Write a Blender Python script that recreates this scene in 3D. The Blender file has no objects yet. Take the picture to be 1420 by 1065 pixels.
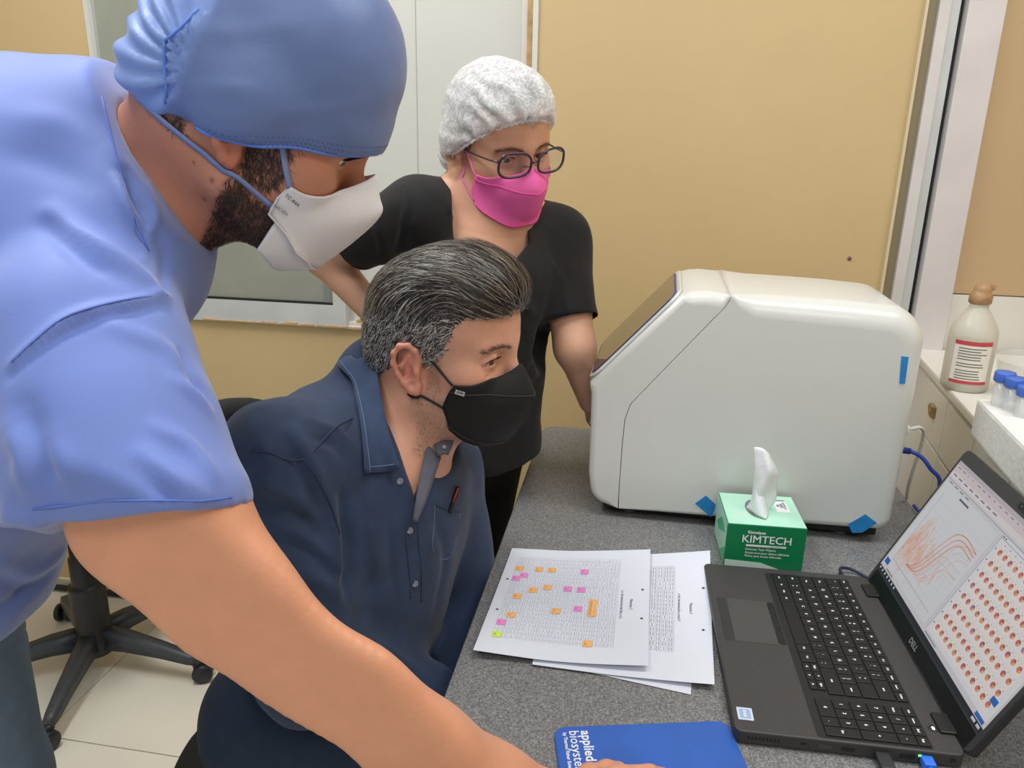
import bpy, bmesh, math, random
import numpy as np
from mathutils import Vector, Matrix

scene = bpy.context.scene
COL = scene.collection
# ---------------------------------------------------------------- camera
FPX, PITCH, ROLL = 1075.0, 0.2999, 0.0189
EYE = np.array([0.0, 0.0, 1.365])
_cp, _sp = math.cos(PITCH), math.sin(PITCH)
FWD = np.array([0, _cp, -_sp]); _u0 = np.array([0, _sp, _cp]); _r0 = np.array([1.0, 0, 0])
RGT = math.cos(ROLL)*_r0 + math.sin(ROLL)*_u0
UPV = -math.sin(ROLL)*_r0 + math.cos(ROLL)*_u0
cam = bpy.data.objects.new('camera', bpy.data.cameras.new('camera'))
COL.objects.link(cam)
cam.matrix_world = Matrix(((RGT[0], UPV[0], -FWD[0], EYE[0]), (RGT[1], UPV[1], -FWD[1], EYE[1]),
                           (RGT[2], UPV[2], -FWD[2], EYE[2]), (0, 0, 0, 1)))
cam.data.sensor_width = 36.0
cam.data.lens = FPX/1420*36.0
cam.data.clip_start = 0.05
scene.camera = cam
# ---------------------------------------------------------------- world and lamps
world = bpy.data.worlds.new('world'); scene.world = world
world.use_nodes = True
world.node_tree.nodes['Background'].inputs[0].default_value = (0.93, 0.97, 1.0, 1)
world.node_tree.nodes['Background'].inputs[1].default_value = 0.60
def area(name, loc, target, sx, sy, power, col):
    l = bpy.data.lights.new(name, 'AREA'); l.shape = 'RECTANGLE'; l.size = sx; l.size_y = sy
    l.energy = power; l.color = col
    o = bpy.data.objects.new(name, l); COL.objects.link(o)
    o.location = loc
    o.rotation_euler = (Vector(target)-Vector(loc)).to_track_quat('-Z', 'Y').to_euler()
    return o
area('ceiling_light', (-0.75, 1.10, 2.62), (-0.7, 1.1, 0), 1.25, 0.35, 25, (1.0, 0.985, 0.95))
area('ceiling_light', (0.75, 0.75, 2.62), (0.75, 0.75, 0), 1.25, 0.35, 17, (0.97, 0.99, 1.0))
area('ceiling_light', (0.25, -0.9, 2.62), (0.2, -0.6, 0), 1.25, 0.6, 14, (1.0, 0.99, 0.97))
scene.view_settings.view_transform = 'Standard'
scene.view_settings.look = 'None'
scene.view_settings.exposure = -0.18
scene.view_settings.gamma = 1.0
scene.view_settings.use_curve_mapping = False

# ---------------------------------------------------------------- helpers
def P(px, py, d):
    """a point seen at (px, py) of the 1420x1065 photograph, d metres deep"""
    return EYE + (FWD + RGT*(px-710.0)/FPX + UPV*(532.5-py)/FPX)*d
def PZ(px, py, z):
    d = FWD + RGT*(px-710.0)/FPX + UPV*(532.5-py)/FPX
    return EYE + d*(z-EYE[2])/d[2]
def PPL(px, py, p0, n):
    d = FWD + RGT*(px-710.0)/FPX + UPV*(532.5-py)/FPX
    return EYE + d*(np.dot(np.asarray(p0)-EYE, n)/np.dot(d, n))
TZ = 0.741
TH = math.radians(-9.5)
WX = np.array([math.cos(TH), math.sin(TH), 0]); WY = np.array([-math.sin(TH), math.cos(TH), 0]); UZ = np.array([0, 0, 1.0])
W0 = np.array([.075, 1.70, 0])
def wp(u, v, z): return W0 + WX*u + WY*v + UZ*z
def srgb(r, g, b):
    f = lambda c: ((c/255.0+0.055)/1.055)**2.4 if c > 10.3 else c/255.0/12.92
    return (f(r), f(g), f(b))
MATS = {}
def mat(name, col, rough=.5, metal=0, noise=None, bump=None, spec=.5, attr=None, emit=None, alpha=1, sheen=0, sss=0, trans=0, coat=0):
    """noise=(scale, amount)   bump=(scale, strength, distance)"""
    if name in MATS: return MATS[name]
    m = bpy.data.materials.new(name); m.use_nodes = True
    nt = m.node_tree; b = nt.nodes['Principled BSDF']
    b.inputs['Roughness'].default_value = rough; b.inputs['Metallic'].default_value = metal
    b.inputs['Specular IOR Level'].default_value = spec
    b.inputs['Alpha'].default_value = alpha
    b.inputs['Transmission Weight'].default_value = trans
    b.inputs['Coat Weight'].default_value = coat
    if sheen: b.inputs['Sheen Weight'].default_value = sheen
    if sss:
        b.inputs['Subsurface Weight'].default_value = sss
        b.inputs['Subsurface Radius'].default_value = (1.0, .35, .2); b.inputs['Subsurface Scale'].default_value = .006
    tc = nt.nodes.new('ShaderNodeTexCoord')
    src = None
    if attr:
        a = nt.nodes.new('ShaderNodeVertexColor'); a.layer_name = attr; src = a.outputs['Color']
    else:
        rgb = nt.nodes.new('ShaderNodeRGB'); rgb.outputs[0].default_value = (*col, 1); src = rgb.outputs[0]
    if noise:
        n = nt.nodes.new('ShaderNodeTexNoise'); n.inputs['Scale'].default_value = noise[0]; n.inputs['Detail'].default_value = 4
        nt.links.new(tc.outputs['Object'], n.inputs['Vector'])
        mr = nt.nodes.new('ShaderNodeMapRange'); mr.inputs[1].default_value = .3; mr.inputs[2].default_value = .7
        mr.inputs[3].default_value = 1-noise[1]; mr.inputs[4].default_value = 1+noise[1]
        nt.links.new(n.outputs['Fac'], mr.inputs[0])
        mx = nt.nodes.new('ShaderNodeVectorMath'); mx.operation = 'SCALE'
        nt.links.new(src, mx.inputs[0]); nt.links.new(mr.outputs[0], mx.inputs['Scale']); src = mx.outputs[0]
    nt.links.new(src, b.inputs['Base Color'])
    if emit:
        nt.links.new(src, b.inputs['Emission Color']); b.inputs['Emission Strength'].default_value = emit
    if bump:
        n = nt.nodes.new('ShaderNodeTexNoise'); n.inputs['Scale'].default_value = bump[0]; n.inputs['Detail'].default_value = 5
        nt.links.new(tc.outputs['Object'], n.inputs['Vector'])
        bp = nt.nodes.new('ShaderNodeBump'); bp.inputs['Strength'].default_value = bump[1]; bp.inputs['Distance'].default_value = bump[2]
        nt.links.new(n.outputs['Fac'], bp.inputs['Height']); nt.links.new(bp.outputs[0], b.inputs['Normal'])
    MATS[name] = m
    return m
def link(name, me, m=None, parent=None, label=None, cat=None, group=None, kind=None):
    o = bpy.data.objects.new(name, me); COL.objects.link(o)
    if m is not None and me is not None and not me.materials: me.materials.append(m)
    if parent is not None: o.parent = parent
    if label: o['label'] = label
    if cat: o['category'] = cat
    if group: o['group'] = group
    if kind: o['kind'] = kind
    return o
def thing(name, label, cat, loc=(0, 0, 0), group=None):
    o = link(name, None, None, None, label, cat, group); o.location = tuple(loc)
    return o
def home(root, ob_list=None):
    """parts are modelled in world space: bring them under their root without moving them"""
    bpy.context.view_layer.update()
    inv = Matrix.Translation(root.location).inverted()
    for c in root.children: c.matrix_parent_inverse = inv
def mesh_np(name, V, F, smooth=True, col=None):
    """F: (n,4) or (n,3) int array, or a list of lists"""
    me = bpy.data.meshes.new(name)
    V = np.asarray(V, dtype=np.float32)
    if isinstance(F, np.ndarray):
        k = F.shape[1]; n = len(F)
        me.vertices.add(len(V)); me.vertices.foreach_set('co', V.ravel())
        me.loops.add(n*k); me.loops.foreach_set('vertex_index', F.astype(np.int32).ravel())
        me.polygons.add(n); me.polygons.foreach_set('loop_start', np.arange(0, n*k, k, dtype=np.int32))
        me.polygons.foreach_set('loop_total', np.full(n, k, dtype=np.int32))
        me.update(calc_edges=True)
    else:
        me.from_pydata([tuple(v) for v in V], [], F); me.update()
    if smooth: me.polygons.foreach_set('use_smooth', np.ones(len(me.polygons), dtype=bool))
    if col is not None:
        a = me.color_attributes.new('Col', 'FLOAT_COLOR', 'POINT')
        c = np.ones((len(V), 4), dtype=np.float32); c[:, :3] = col
        a.data.foreach_set('color', c.ravel())
    return me
class MB:
    """collects shapes, builds one mesh"""
    def __init__(s): s.V = []; s.F = []; s.S = []
    def add(s, V, F, smooth=False):
        o = len(s.V); s.V += [tuple(map(float, v)) for v in V]
        for f in F: s.F.append([i+o for i in f]); s.S.append(smooth)
        return s
    def box(s, o, ax, ay, az, r=0.0):
        """box from corner o spanned by vectors ax ay az; r bevels the edges"""
        o, ax, ay, az = [np.asarray(a, float) for a in (o, ax, ay, az)]
        if r <= 0:
            V = [o+ax*i+ay*j+az*k for k in (0, 1) for j in (0, 1) for i in (0, 1)]
            return s.add(V, [[0, 2, 3, 1], [4, 5, 7, 6], [0, 1, 5, 4], [2, 6, 7, 3], [0, 4, 6, 2], [1, 3, 7, 5]])
        bm = bmesh.new(); vs = [bm.verts.new(o+ax*i+ay*j+az*k) for k in (0, 1) for j in (0, 1) for i in (0, 1)]
        for f in [[0, 2, 3, 1], [4, 5, 7, 6], [0, 1, 5, 4], [2, 6, 7, 3], [0, 4, 6, 2], [1, 3, 7, 5]]: bm.faces.new([vs[i] for i in f])
        bmesh.ops.bevel(bm, geom=bm.edges[:], offset=r, segments=2, profile=.6, affect='EDGES')
        bm.verts.index_update()
        s.add([v.co for v in bm.verts], [[v.index for v in f.verts] for f in bm.faces]); bm.free()
        return s
    def prism(s, pts, h, r=0.0, seg=3):
        """pts: closed planar polygon (3D), h: extrusion vector; r rounds the far rim"""
        pts = [np.asarray(p, float) for p in pts]; h = np.asarray(h, float); n = len(pts)
        L = np.linalg.norm(h); hn = h/L
        rings = [pts]
        if r > 0:
            nrm = []
            c = sum(pts)/n
            for i in range(n):
                a = pts[i]-pts[i-1]; b = pts[(i+1) % n]-pts[i]
                a = a/(np.linalg.norm(a)+1e-12); b = b/(np.linalg.norm(b)+1e-12)
                t = a+b; q = np.cross(hn, t); q = q/(np.linalg.norm(q)+1e-12)
                q = q/max(.35, abs(np.dot(q, np.cross(hn, a))))
                if np.dot(q, c-pts[i]) < 0: q = -q
                nrm.append(q)
            for k in range(seg+1):
                a = math.pi/2*k/seg
                rings.append([p+q*r*(1-math.cos(a))+hn*(L-r*(1-math.sin(a))) for p, q in zip(pts, nrm)])
        else: rings.append([p+h for p in pts])
        V = [p for rg in rings for p in rg]; F = []
        for k in range(len(rings)-1):
            for i in range(n):
                j = (i+1) % n; F.append([k*n+i, k*n+j, (k+1)*n+j, (k+1)*n+i])
        F.append(list(range(n))[::-1]); m = (len(rings)-1)*n; F.append([m+i for i in range(n)])
        return s.add(V, F)
    def tube(s, pts, r, seg=10, caps=True):
        pts = [np.asarray(p, float) for p in pts]; n = len(pts)
        rr = r if hasattr(r, '__len__') else [r]*n
        T = [pts[min(i+1, n-1)]-pts[max(i-1, 0)] for i in range(n)]
        T = [t/(np.linalg.norm(t)+1e-12) for t in T]
        a = np.cross(T[0], [0, 0, 1.0]);
        if np.linalg.norm(a) < .1: a = np.cross(T[0], [1.0, 0, 0])
        a /= np.linalg.norm(a); V = []; F = []
        for i in range(n):
            a = a-T[i]*np.dot(a, T[i]); a /= np.linalg.norm(a); b = np.cross(T[i], a)
            for k in range(seg):
                t = 2*math.pi*k/seg; V.append(pts[i]+(a*math.cos(t)+b*math.sin(t))*rr[i])
        for i in range(n-1):
            for k in range(seg):
                l = (k+1) % seg; F.append([i*seg+k, i*seg+l, (i+1)*seg+l, (i+1)*seg+k])
        if caps: F.append([k for k in range(seg)][::-1]); F.append([(n-1)*seg+k for k in range(seg)])
        return s.add(V, F, True)
    def lathe(s, o, prof, seg=28, ax=None, ay=None, az=None):
        """prof: (radius, height) pairs about az at o"""
        o = np.asarray(o, float)
        ax = np.array([1.0, 0, 0]) if ax is None else ax; ay = np.array([0, 1.0, 0]) if ay is None else ay; az = UZ if az is None else az
        V = []; F = []; n = len(prof)
        for r, h in prof:
            for k in range(seg):
                t = 2*math.pi*k/seg; V.append(o+(ax*math.cos(t)+ay*math.sin(t))*r+az*h)
        for i in range(n-1):
            for k in range(seg):
                l = (k+1) % seg; F.append([i*seg+k, i*seg+l, (i+1)*seg+l, (i+1)*seg+k])
        if prof[0][0] > 1e-5: F.append([k for k in range(seg)][::-1])
        if prof[-1][0] > 1e-5: F.append([(n-1)*seg+k for k in range(seg)])
        return s.add(V, F, True)
    def mesh(s, name):
        me = bpy.data.meshes.new(name); me.from_pydata(s.V, [], s.F); me.update()
        me.polygons.foreach_set('use_smooth', s.S)
        bm = bmesh.new(); bm.from_mesh(me); bmesh.ops.recalc_face_normals(bm, faces=bm.faces); bm.to_mesh(me); bm.free()
        return me
    def build(s, name, m, parent=None, **k): return link(name, s.mesh(name), m, parent, **k)
def smooth_path(pts, n=8):
    pts = [np.asarray(p, float) for p in pts]; out = []
    Q = [pts[0]*2-pts[1]]+pts+[pts[-1]*2-pts[-2]]
    for i in range(1, len(Q)-2):
        for k in range(n):
            t = k/n; a, b, c, d = Q[i-1:i+3]
            out.append(.5*((2*b)+(-a+c)*t+(2*a-5*b+4*c-d)*t*t+(-a+3*b-3*c+d)*t**3))
    out.append(pts[-1]); return out
def sheet(rows, thick, nu=6, nv=6, side=None, over=None):
    """a thin smooth sheet through a grid of 3D points (rows of equal length)"""
    R_ = [smooth_path(r, nu) for r in rows]
    G = np.array([smooth_path([R_[i][j] for i in range(len(rows))], nv) for j in range(len(R_[0]))])   # [col,row,3]
    if over is not None:                              # drape over a body: (field, clearance)
        for rd in range(3):
            q = G.reshape(-1, 3).copy()
            for _ in range(6):
                d = over[0].at(q); m = d < over[1]
                if not m.any(): break
                g = over[0].grad(q[m]); q[m] += g*(over[1]-d[m])[:, None]
            G = q.reshape(G.shape)
            if rd < 2: G[1:-1, 1:-1] = G[1:-1, 1:-1]*.4+.15*(G[2:, 1:-1]+G[:-2, 1:-1]+G[1:-1, 2:]+G[1:-1, :-2])
    du = np.gradient(G, axis=0); dv = np.gradient(G, axis=1); N = np.cross(du, dv); N /= (np.linalg.norm(N, axis=2, keepdims=True)+1e-12)
    if side is not None and (N*np.asarray(side)).sum() < 0: N = -N
    a, b = G.shape[:2]; V = np.concatenate([G.reshape(-1, 3), (G-N*thick).reshape(-1, 3)]); F = []
    id_ = lambda i, j, k=0: k*a*b+i*b+j
    for i in range(a-1):
        for j in range(b-1):
            F.append([id_(i, j), id_(i+1, j), id_(i+1, j+1), id_(i, j+1)]); F.append([id_(i, j, 1), id_(i, j+1, 1), id_(i+1, j+1, 1), id_(i+1, j, 1)])
    for i in range(a-1):
        F.append([id_(i, 0), id_(i, 0, 1), id_(i+1, 0, 1), id_(i+1, 0)]); F.append([id_(i, b-1), id_(i+1, b-1), id_(i+1, b-1, 1), id_(i, b-1, 1)])
    for j in range(b-1):
        F.append([id_(0, j), id_(0, j+1), id_(0, j+1, 1), id_(0, j, 1)]); F.append([id_(a-1, j), id_(a-1, j, 1), id_(a-1, j+1, 1), id_(a-1, j+1)])
    m = MB(); m.add(V, F, True); m.G = G; m.N = N; return m
_TXT = {}
def text_mesh(s, size):
    k = (s, size)
    if k not in _TXT:
        c = bpy.data.curves.new('text', 'FONT'); c.body = s; c.size = size; c.resolution_u = 2; c.align_x = 'CENTER'; c.align_y = 'CENTER'
        o = bpy.data.objects.new('text', c); COL.objects.link(o)
        bpy.context.view_layer.update()
        me = bpy.data.meshes.new_from_object(o.evaluated_get(bpy.context.evaluated_depsgraph_get()))
        bpy.data.objects.remove(o)
        _TXT[k] = me
    return _TXT[k]
def text_into(mb, s, size, o, ax, ay, bold=0.0, align='c'):
    """flat lettering laid at o, reading along ax, its height along ay"""
    me = text_mesh(s, size); co = np.array([v.co for v in me.vertices])
    if len(co) == 0: return
    if align == 'l': co[:, 0] -= co[:, 0].min()
    o, ax, ay = [np.asarray(a, float) for a in (o, ax, ay)]
    offs = [(0, 0)] if not bold else [(0, 0), (bold, 0), (0, bold), (bold, bold)]
    nrm = np.cross(ax, ay)
    for q, (dx, dy) in enumerate(offs):
        V = [o+ax*(c[0]+dx)+ay*(c[1]+dy)+nrm*1e-5*q for c in co]
        mb.add(V, [list(p.vertices) for p in me.polygons])

# ---------------------------------------------------------------- smooth solids from distance fields
class Prim:
    def __init__(s, f, lo, hi): s.f = f; s.lo = np.asarray(lo, float); s.hi = np.asarray(hi, float)
I3 = np.eye(3)
def ell(c, r, M=I3):
    c = np.asarray(c, float); r = np.asarray(r, float)
    def f(X, Y, Z):
        x, y, z = X-c[0], Y-c[1], Z-c[2]
        a = (x*M[0, 0]+y*M[1, 0]+z*M[2, 0])/r[0]; b = (x*M[0, 1]+y*M[1, 1]+z*M[2, 1])/r[1]; d = (x*M[0, 2]+y*M[1, 2]+z*M[2, 2])/r[2]
        k0 = np.sqrt(a*a+b*b+d*d); k1 = np.sqrt((a/r[0])**2+(b/r[1])**2+(d/r[2])**2)
        return k0*(k0-1)/(k1+1e-9)
    e = np.sqrt(((M*r)**2).sum(1)); return Prim(f, c-e, c+e)
def cap(a, b, ra, rb):
    a = np.asarray(a, float); b = np.asarray(b, float); d = b-a; L = d@d+1e-12
    def f(X, Y, Z):
        x, y, z = X-a[0], Y-a[1], Z-a[2]
        t = np.clip((x*d[0]+y*d[1]+z*d[2])/L, 0, 1)
        return np.sqrt((x-t*d[0])**2+(y-t*d[1])**2+(z-t*d[2])**2)-(ra+(rb-ra)*t)
    m = max(ra, rb); return Prim(f, np.minimum(a, b)-m, np.maximum(a, b)+m)
def ecap(a, b, side, ra, rb):
    """tapering limb with an elliptic section: side = direction of the first radius"""
    a = np.asarray(a, float); b = np.asarray(b, float); w = b-a; L = np.linalg.norm(w); w = w/L
    s = np.asarray(side, float); s = s-w*(s@w); s /= np.linalg.norm(s); t = np.cross(w, s)
    def f(X, Y, Z):
        x, y, z = X-a[0], Y-a[1], Z-a[2]
        h = x*w[0]+y*w[1]+z*w[2]; q = np.clip(h/L, 0, 1)
        rs = ra[0]+(rb[0]-ra[0])*q; rt = ra[1]+(rb[1]-ra[1])*q; rw = np.minimum(rs, rt)
        A = (x*s[0]+y*s[1]+z*s[2])/rs; B = (x*t[0]+y*t[1]+z*t[2])/rt; Cc = (h-q*L)/rw
        k0 = np.sqrt(A*A+B*B+Cc*Cc); k1 = np.sqrt((A/rs)**2+(B/rt)**2+(Cc/rw)**2)
        return k0*(k0-1)/(k1+1e-9)
    m = max(*ra, *rb); return Prim(f, np.minimum(a, b)-m, np.maximum(a, b)+m)
def half(p, n):
    """solid on the side n points to"""
    p = np.asarray(p, float); n = np.asarray(n, float); n = n/np.linalg.norm(n)
    return Prim(lambda X, Y, Z: -((X-p[0])*n[0]+(Y-p[1])*n[1]+(Z-p[2])*n[2]), [-9]*3, [9]*3)
def inter(*ps):
    return Prim(lambda X, Y, Z: np.maximum.reduce([p.f(X, Y, Z)+0*X for p in ps]), np.max([p.lo for p in ps], 0), np.min([p.hi for p in ps], 0))
def grow(p, r): return Prim(lambda X, Y, Z: p.f(X, Y, Z)-r, p.lo-r, p.hi+r)
class Field:
    def __init__(s): s.ops = []
    def u(s, p, k=.01): s.ops.append(('u', p, k)); return s
    def s_(s, p, k=.004): s.ops.append(('s', p, k)); return s
    def chain(s, pts, rad, k=.02):
        for i in range(len(pts)-1): s.u(cap(pts[i], pts[i+1], rad[i], rad[i+1]), k)
    def at(s, Pn):
        X, Y, Z = Pn[:, 0], Pn[:, 1], Pn[:, 2]; D = np.full(len(Pn), 1.0)
        for o, p, k in s.ops: D = s._m(D, p.f(X, Y, Z), o, k)
        return D
    @staticmethod
    def _m(D, d, o, k):
        if o == 'u':
            h = np.maximum(k-np.abs(D-d), 0)/k; return np.minimum(D, d)-h*h*k*.25
        d = -d; h = np.maximum(k-np.abs(D-d), 0)/k; return np.maximum(D, d)+h*h*k*.25
    def grad(s, Pn, e=.0006):
        g = np.stack([s.at(Pn+np.eye(3)[i]*e)-s.at(Pn-np.eye(3)[i]*e) for i in range(3)], 1)
        return g/(np.linalg.norm(g, axis=1, keepdims=True)+1e-9)
    def mesh(s, ax, smooth=1, soft=None, soft_n=8):
        xs, ys, zs = [np.asarray(a, np.float32) for a in ax]
        D = np.full((len(xs), len(ys), len(zs)), 1.0, np.float32)
        for o, p, k in s.ops:
            m = k+.02; sl = []
            for a, l, h in zip((xs, ys, zs), p.lo, p.hi):
                i0 = np.searchsorted(a, l-m); i1 = np.searchsorted(a, h+m); sl.append(slice(i0, i1))
            if any(q.stop <= q.start for q in sl): continue
            X = xs[sl[0]][:, None, None]; Y = ys[sl[1]][None, :, None]; Z = zs[sl[2]][None, None, :]
            D[tuple(sl)] = s._m(D[tuple(sl)], p.f(X, Y, Z), o, k)
        S = D < 0
        for a in range(3):
            q = [slice(None)]*3
            for e in (0, -1): q[a] = e; S[tuple(q)] = False; D[tuple(q)] = np.maximum(D[tuple(q)], 1e-4)
        cnt = np.zeros([n-1 for n in S.shape], np.int8)
        cs = [(i, j, k) for i in (0, 1) for j in (0, 1) for k in (0, 1)]
        nx, ny, nz = S.shape
        for i, j, k in cs: cnt += S[i:nx-1+i, j:ny-1+j, k:nz-1+k]
        act = np.argwhere((cnt > 0) & (cnt < 8)); I, J, K = act.T
        vid = np.full(cnt.shape, -1, np.int32); vid[I, J, K] = np.arange(len(act))
        acc = np.zeros((len(act), 3)); w = np.zeros(len(act))
        val = {c: D[I+c[0], J+c[1], K+c[2]] for c in cs}
        pos = {c: np.stack([xs[I+c[0]], ys[J+c[1]], zs[K+c[2]]], 1) for c in cs}
        for c in cs:
            for a in range(3):
                if c[a] == 0:
                    d = list(c); d[a] = 1; d = tuple(d); m = (val[c] < 0) != (val[d] < 0)
                    t = np.where(m, val[c]/(val[c]-val[d]+1e-20), 0)[:, None]
                    acc += np.where(m[:, None], pos[c]*(1-t)+pos[d]*t, 0); w += m
        V = acc/w[:, None]; Fs = []
        for a in range(3):
            q0 = [slice(None)]*3; q1 = [slice(None)]*3; q0[a] = slice(0, -1); q1[a] = slice(1, None)
            E = S[tuple(q0)] != S[tuple(q1)]; b, c = [(1, 2), (2, 0), (0, 1)][a]
            idx = np.argwhere(E); idx = idx[(idx[:, b] > 0) & (idx[:, c] > 0) & (idx[:, b] < S.shape[b]-1) & (idx[:, c] < S.shape[c]-1)]
            ins = S[tuple(idx.T)]
            def g(db, dc):
                r = idx.copy(); r[:, b] += db; r[:, c] += dc; return vid[tuple(r.T)]
            qd = np.stack([g(-1, -1), g(0, -1), g(0, 0), g(-1, 0)], 1)
            qd[~ins] = qd[~ins][:, ::-1]; Fs.append(qd)
        F = np.concatenate(Fs); F = F[(F >= 0).all(1)]
        for it in range(smooth+(soft_n if soft is not None else 0)):
            A = np.zeros_like(V); n = np.zeros(len(V))
            for i in range(4):
                p, q = F[:, i], F[:, (i+1) % 4]
                for k3 in range(3): A[:, k3] += np.bincount(p, V[q, k3], len(V))+np.bincount(q, V[p, k3], len(V))
                n += np.bincount(p, minlength=len(V))+np.bincount(q, minlength=len(V))
            B_ = V*.5+.5*A/np.maximum(n, 1)[:, None]
            if it < smooth: V = B_
            else:
                w_ = np.clip(soft(V), 0, 1)[:, None]; V = V*(1-w_)+B_*w_
        return V, F
def axis(lo, hi, coarse, fine=()):
    x = lo; out = [x]
    while x < hi:
        h = coarse
        for a, b, f in fine:
            if a-coarse*.5 <= x < b: h = min(h, f)
        x += h; out.append(x)
    return np.array(out)
def normals(V, F):
    n = np.cross(V[F[:, 2]]-V[F[:, 0]], V[F[:, 3]]-V[F[:, 1]]); N = np.zeros_like(V)
    for i in range(4):
        for k in range(3): N[:, k] += np.bincount(F[:, i], n[:, k], len(V))
    return N/(np.linalg.norm(N, axis=1, keepdims=True)+1e-12)
def seen(V, px, py, tol=.006):
    """where the sight line of a photograph pixel first meets the surface V"""
    d = P(px, py, 1.0)-EYE; d /= np.linalg.norm(d); q = V-EYE; t = q@d
    r = np.linalg.norm(q-t[:, None]*d, axis=1); m = r < tol
    if not m.any(): return V[np.argmin(r)]
    i = np.where(m)[0]; return V[i[np.argmin(t[i])]]
def fold(V, N, lines, tol=.008):
    """raise (amp>0) or sink (amp<0) smooth folds along lines over the surface; each line: [(px,py)...], amp, width"""
    out = np.zeros(len(V))
    for pts, amp, wid in lines:
        Q = smooth_path([seen(V, x, y, tol) for x, y in pts], 5); best = np.full(len(V), 1e9); tt = np.zeros(len(V))
        for i in range(len(Q)-1):
            a, b = Q[i], Q[i+1]; d = b-a; L = d@d+1e-12
            t = np.clip(((V-a)@d)/L, 0, 1); r = np.linalg.norm(V-a-t[:, None]*d, axis=1)
            m = r < best; best[m] = r[m]; tt[m] = (i+t[m])/(len(Q)-1)
        out += amp*np.exp(-(best/wid)**2)*(np.sin(np.pi*np.clip(.08+tt*.84, 0, 1))**.6)
    return V+N*out[:, None]
def vnoise(Pn, scale, seed=0):
    """smooth value noise, -1..1"""
    q = Pn*scale+seed*17.3; i = np.floor(q).astype(np.int64); f = q-i; f = f*f*(3-2*f); r = np.zeros(len(Pn))
    for a in (0, 1):
        for b in (0, 1):
            for c in (0, 1):
                h = (i[:, 0]+a)*374761393+(i[:, 1]+b)*668265263+(i[:, 2]+c)*2147483647+seed*1013
                h = (h ^ (h >> 13))*1274126177; h = h ^ (h >> 16)
                v = (h & 0xffff)/32767.5-1
                r += v*(f[:, 0] if a else 1-f[:, 0])*(f[:, 1] if b else 1-f[:, 1])*(f[:, 2] if c else 1-f[:, 2])
    return r
def strands(fld, Pn, dirs, length, width, steps, lift, cols, seed=1, curl=.15):
    """ribbons of hair growing over a surface; Pn start points, dirs flow function(points)->vectors"""
    rng = np.random.default_rng(seed); n = len(Pn); p = Pn.copy(); L = length if np.ndim(length) else np.full(n, length)
    rows = []; jit = rng.normal(0, curl, (n, 3)); h = lift if np.ndim(lift) else np.full(n, lift)
    for k in range(steps):
        g = fld.grad(p); d = dirs(p)+jit; d = d-g*(d*g).sum(1)[:, None]; d /= np.linalg.norm(d, axis=1, keepdims=True)+1e-9
        p = p-g*fld.at(p)[:, None]
        t = k/(steps-1); s = np.cross(d, g); w = width*(1-t*.75)
        c = p+g*(h*(.25+1.0*np.sin(np.pi*min(t*.9+.1, 1)))+.0002)[:, None]
        rows.append((c-s*w/2, c+s*w/2)); p = p+d*(L/(steps-1))[:, None]
    V = np.stack([np.stack(r, 1) for r in rows], 1).reshape(-1, 3)   # n,steps,2
    b = (np.arange(n)*steps*2)[:, None]+(np.arange(steps-1)*2)[None]
    F = np.stack([b, b+1, b+3, b+2], 2).reshape(-1, 4)
    return V, F, np.repeat(cols, steps*2, axis=0)
# ================================================================ THE ROOM
random.seed(4)
m_wall = mat('yellow_paint', srgb(207, 182, 134), .55, noise=(2.2, .035), bump=(60, .12, .002))
m_wall2 = mat('tan_paint', srgb(196, 168, 128), .6, noise=(2.0, .04), bump=(60, .15, .002))
m_floor = mat('grout', srgb(150, 145, 132), .7)
m_ftile = mat('floor_tile', srgb(238, 233, 218), .22, noise=(5, .03))
m_alu = mat('aluminium', srgb(222, 219, 220), .38, metal=.25, noise=(8, .06))
m_alud = mat('dull_aluminium', srgb(204, 208, 206), .45, metal=.2, noise=(9, .08))
m_black = mat('black_rubber', (.012, .012, .013), .6)
m_white = mat('white_paint', srgb(225, 224, 216), .45, noise=(6, .03))
m_caulk = mat('brown_caulk', srgb(196, 160, 112), .7, noise=(40, .25))
# floor and its tiles
fl = MB(); c = wp(-3.2, .1, -.06); fl.box(wp(-3.2, -3.4, -.05), WX*6.2, WY*3.7, UZ*.043); floor_ob = fl.build('floor', m_floor, kind='structure')
tile_me = None
for i in range(9):
    for j in range(7):
        u = -3.0+i*.6+.07; v = .20-(j+1)*.6+.02
        b = MB().box(wp(0, 0, -.008), WX*.597, WY*.597, UZ*.008, .0012)
        if tile_me is None:
            tile_me = b.mesh('floor_tile'); 
        o = link('tile', tile_me, m_ftile, floor_ob); d = WX*u+WY*v; o.location = tuple(d)
# back wall with its opening (u -1.085 .. -.008, above z .94)
WV = .21                       # wall face
def wu(u): return .2066+(u-.2066)*1.092          # widths and heights on a nearer plane, scaled about the camera to the wall
def wz(z): return 1.365+(z-1.365)*1.092
def wall_box(mb, u0, u1, z0, z1, v0=WV, v1=WV+.12): mb.box(wp(u0, v0, z0), WX*(u1-u0), WY*(v1-v0), UZ*(z1-z0))
w = MB()
u0, u1, z0, z1 = wu(-1.085), wu(-.043), wz(.938), wz(2.15)
wall_box(w, -3.2, u0, 0, 2.7); wall_box(w, u0, u1, 0, z0); wall_box(w, u0, u1, z1, 2.7); wall_box(w, u1, wu(.70), 0, 2.7); wall_box(w, wu(.80), 3.0, 0, 2.7, WV+.02, WV+.12)
w.build('wall_back', m_wall, kind='structure')
w = MB(); wall_box(w, wu(.835), 3.0, wz(1.085), 2.7, WV-.005, WV+.019); w.build('wall_panel_right', m_wall2, kind='structure')
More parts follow.
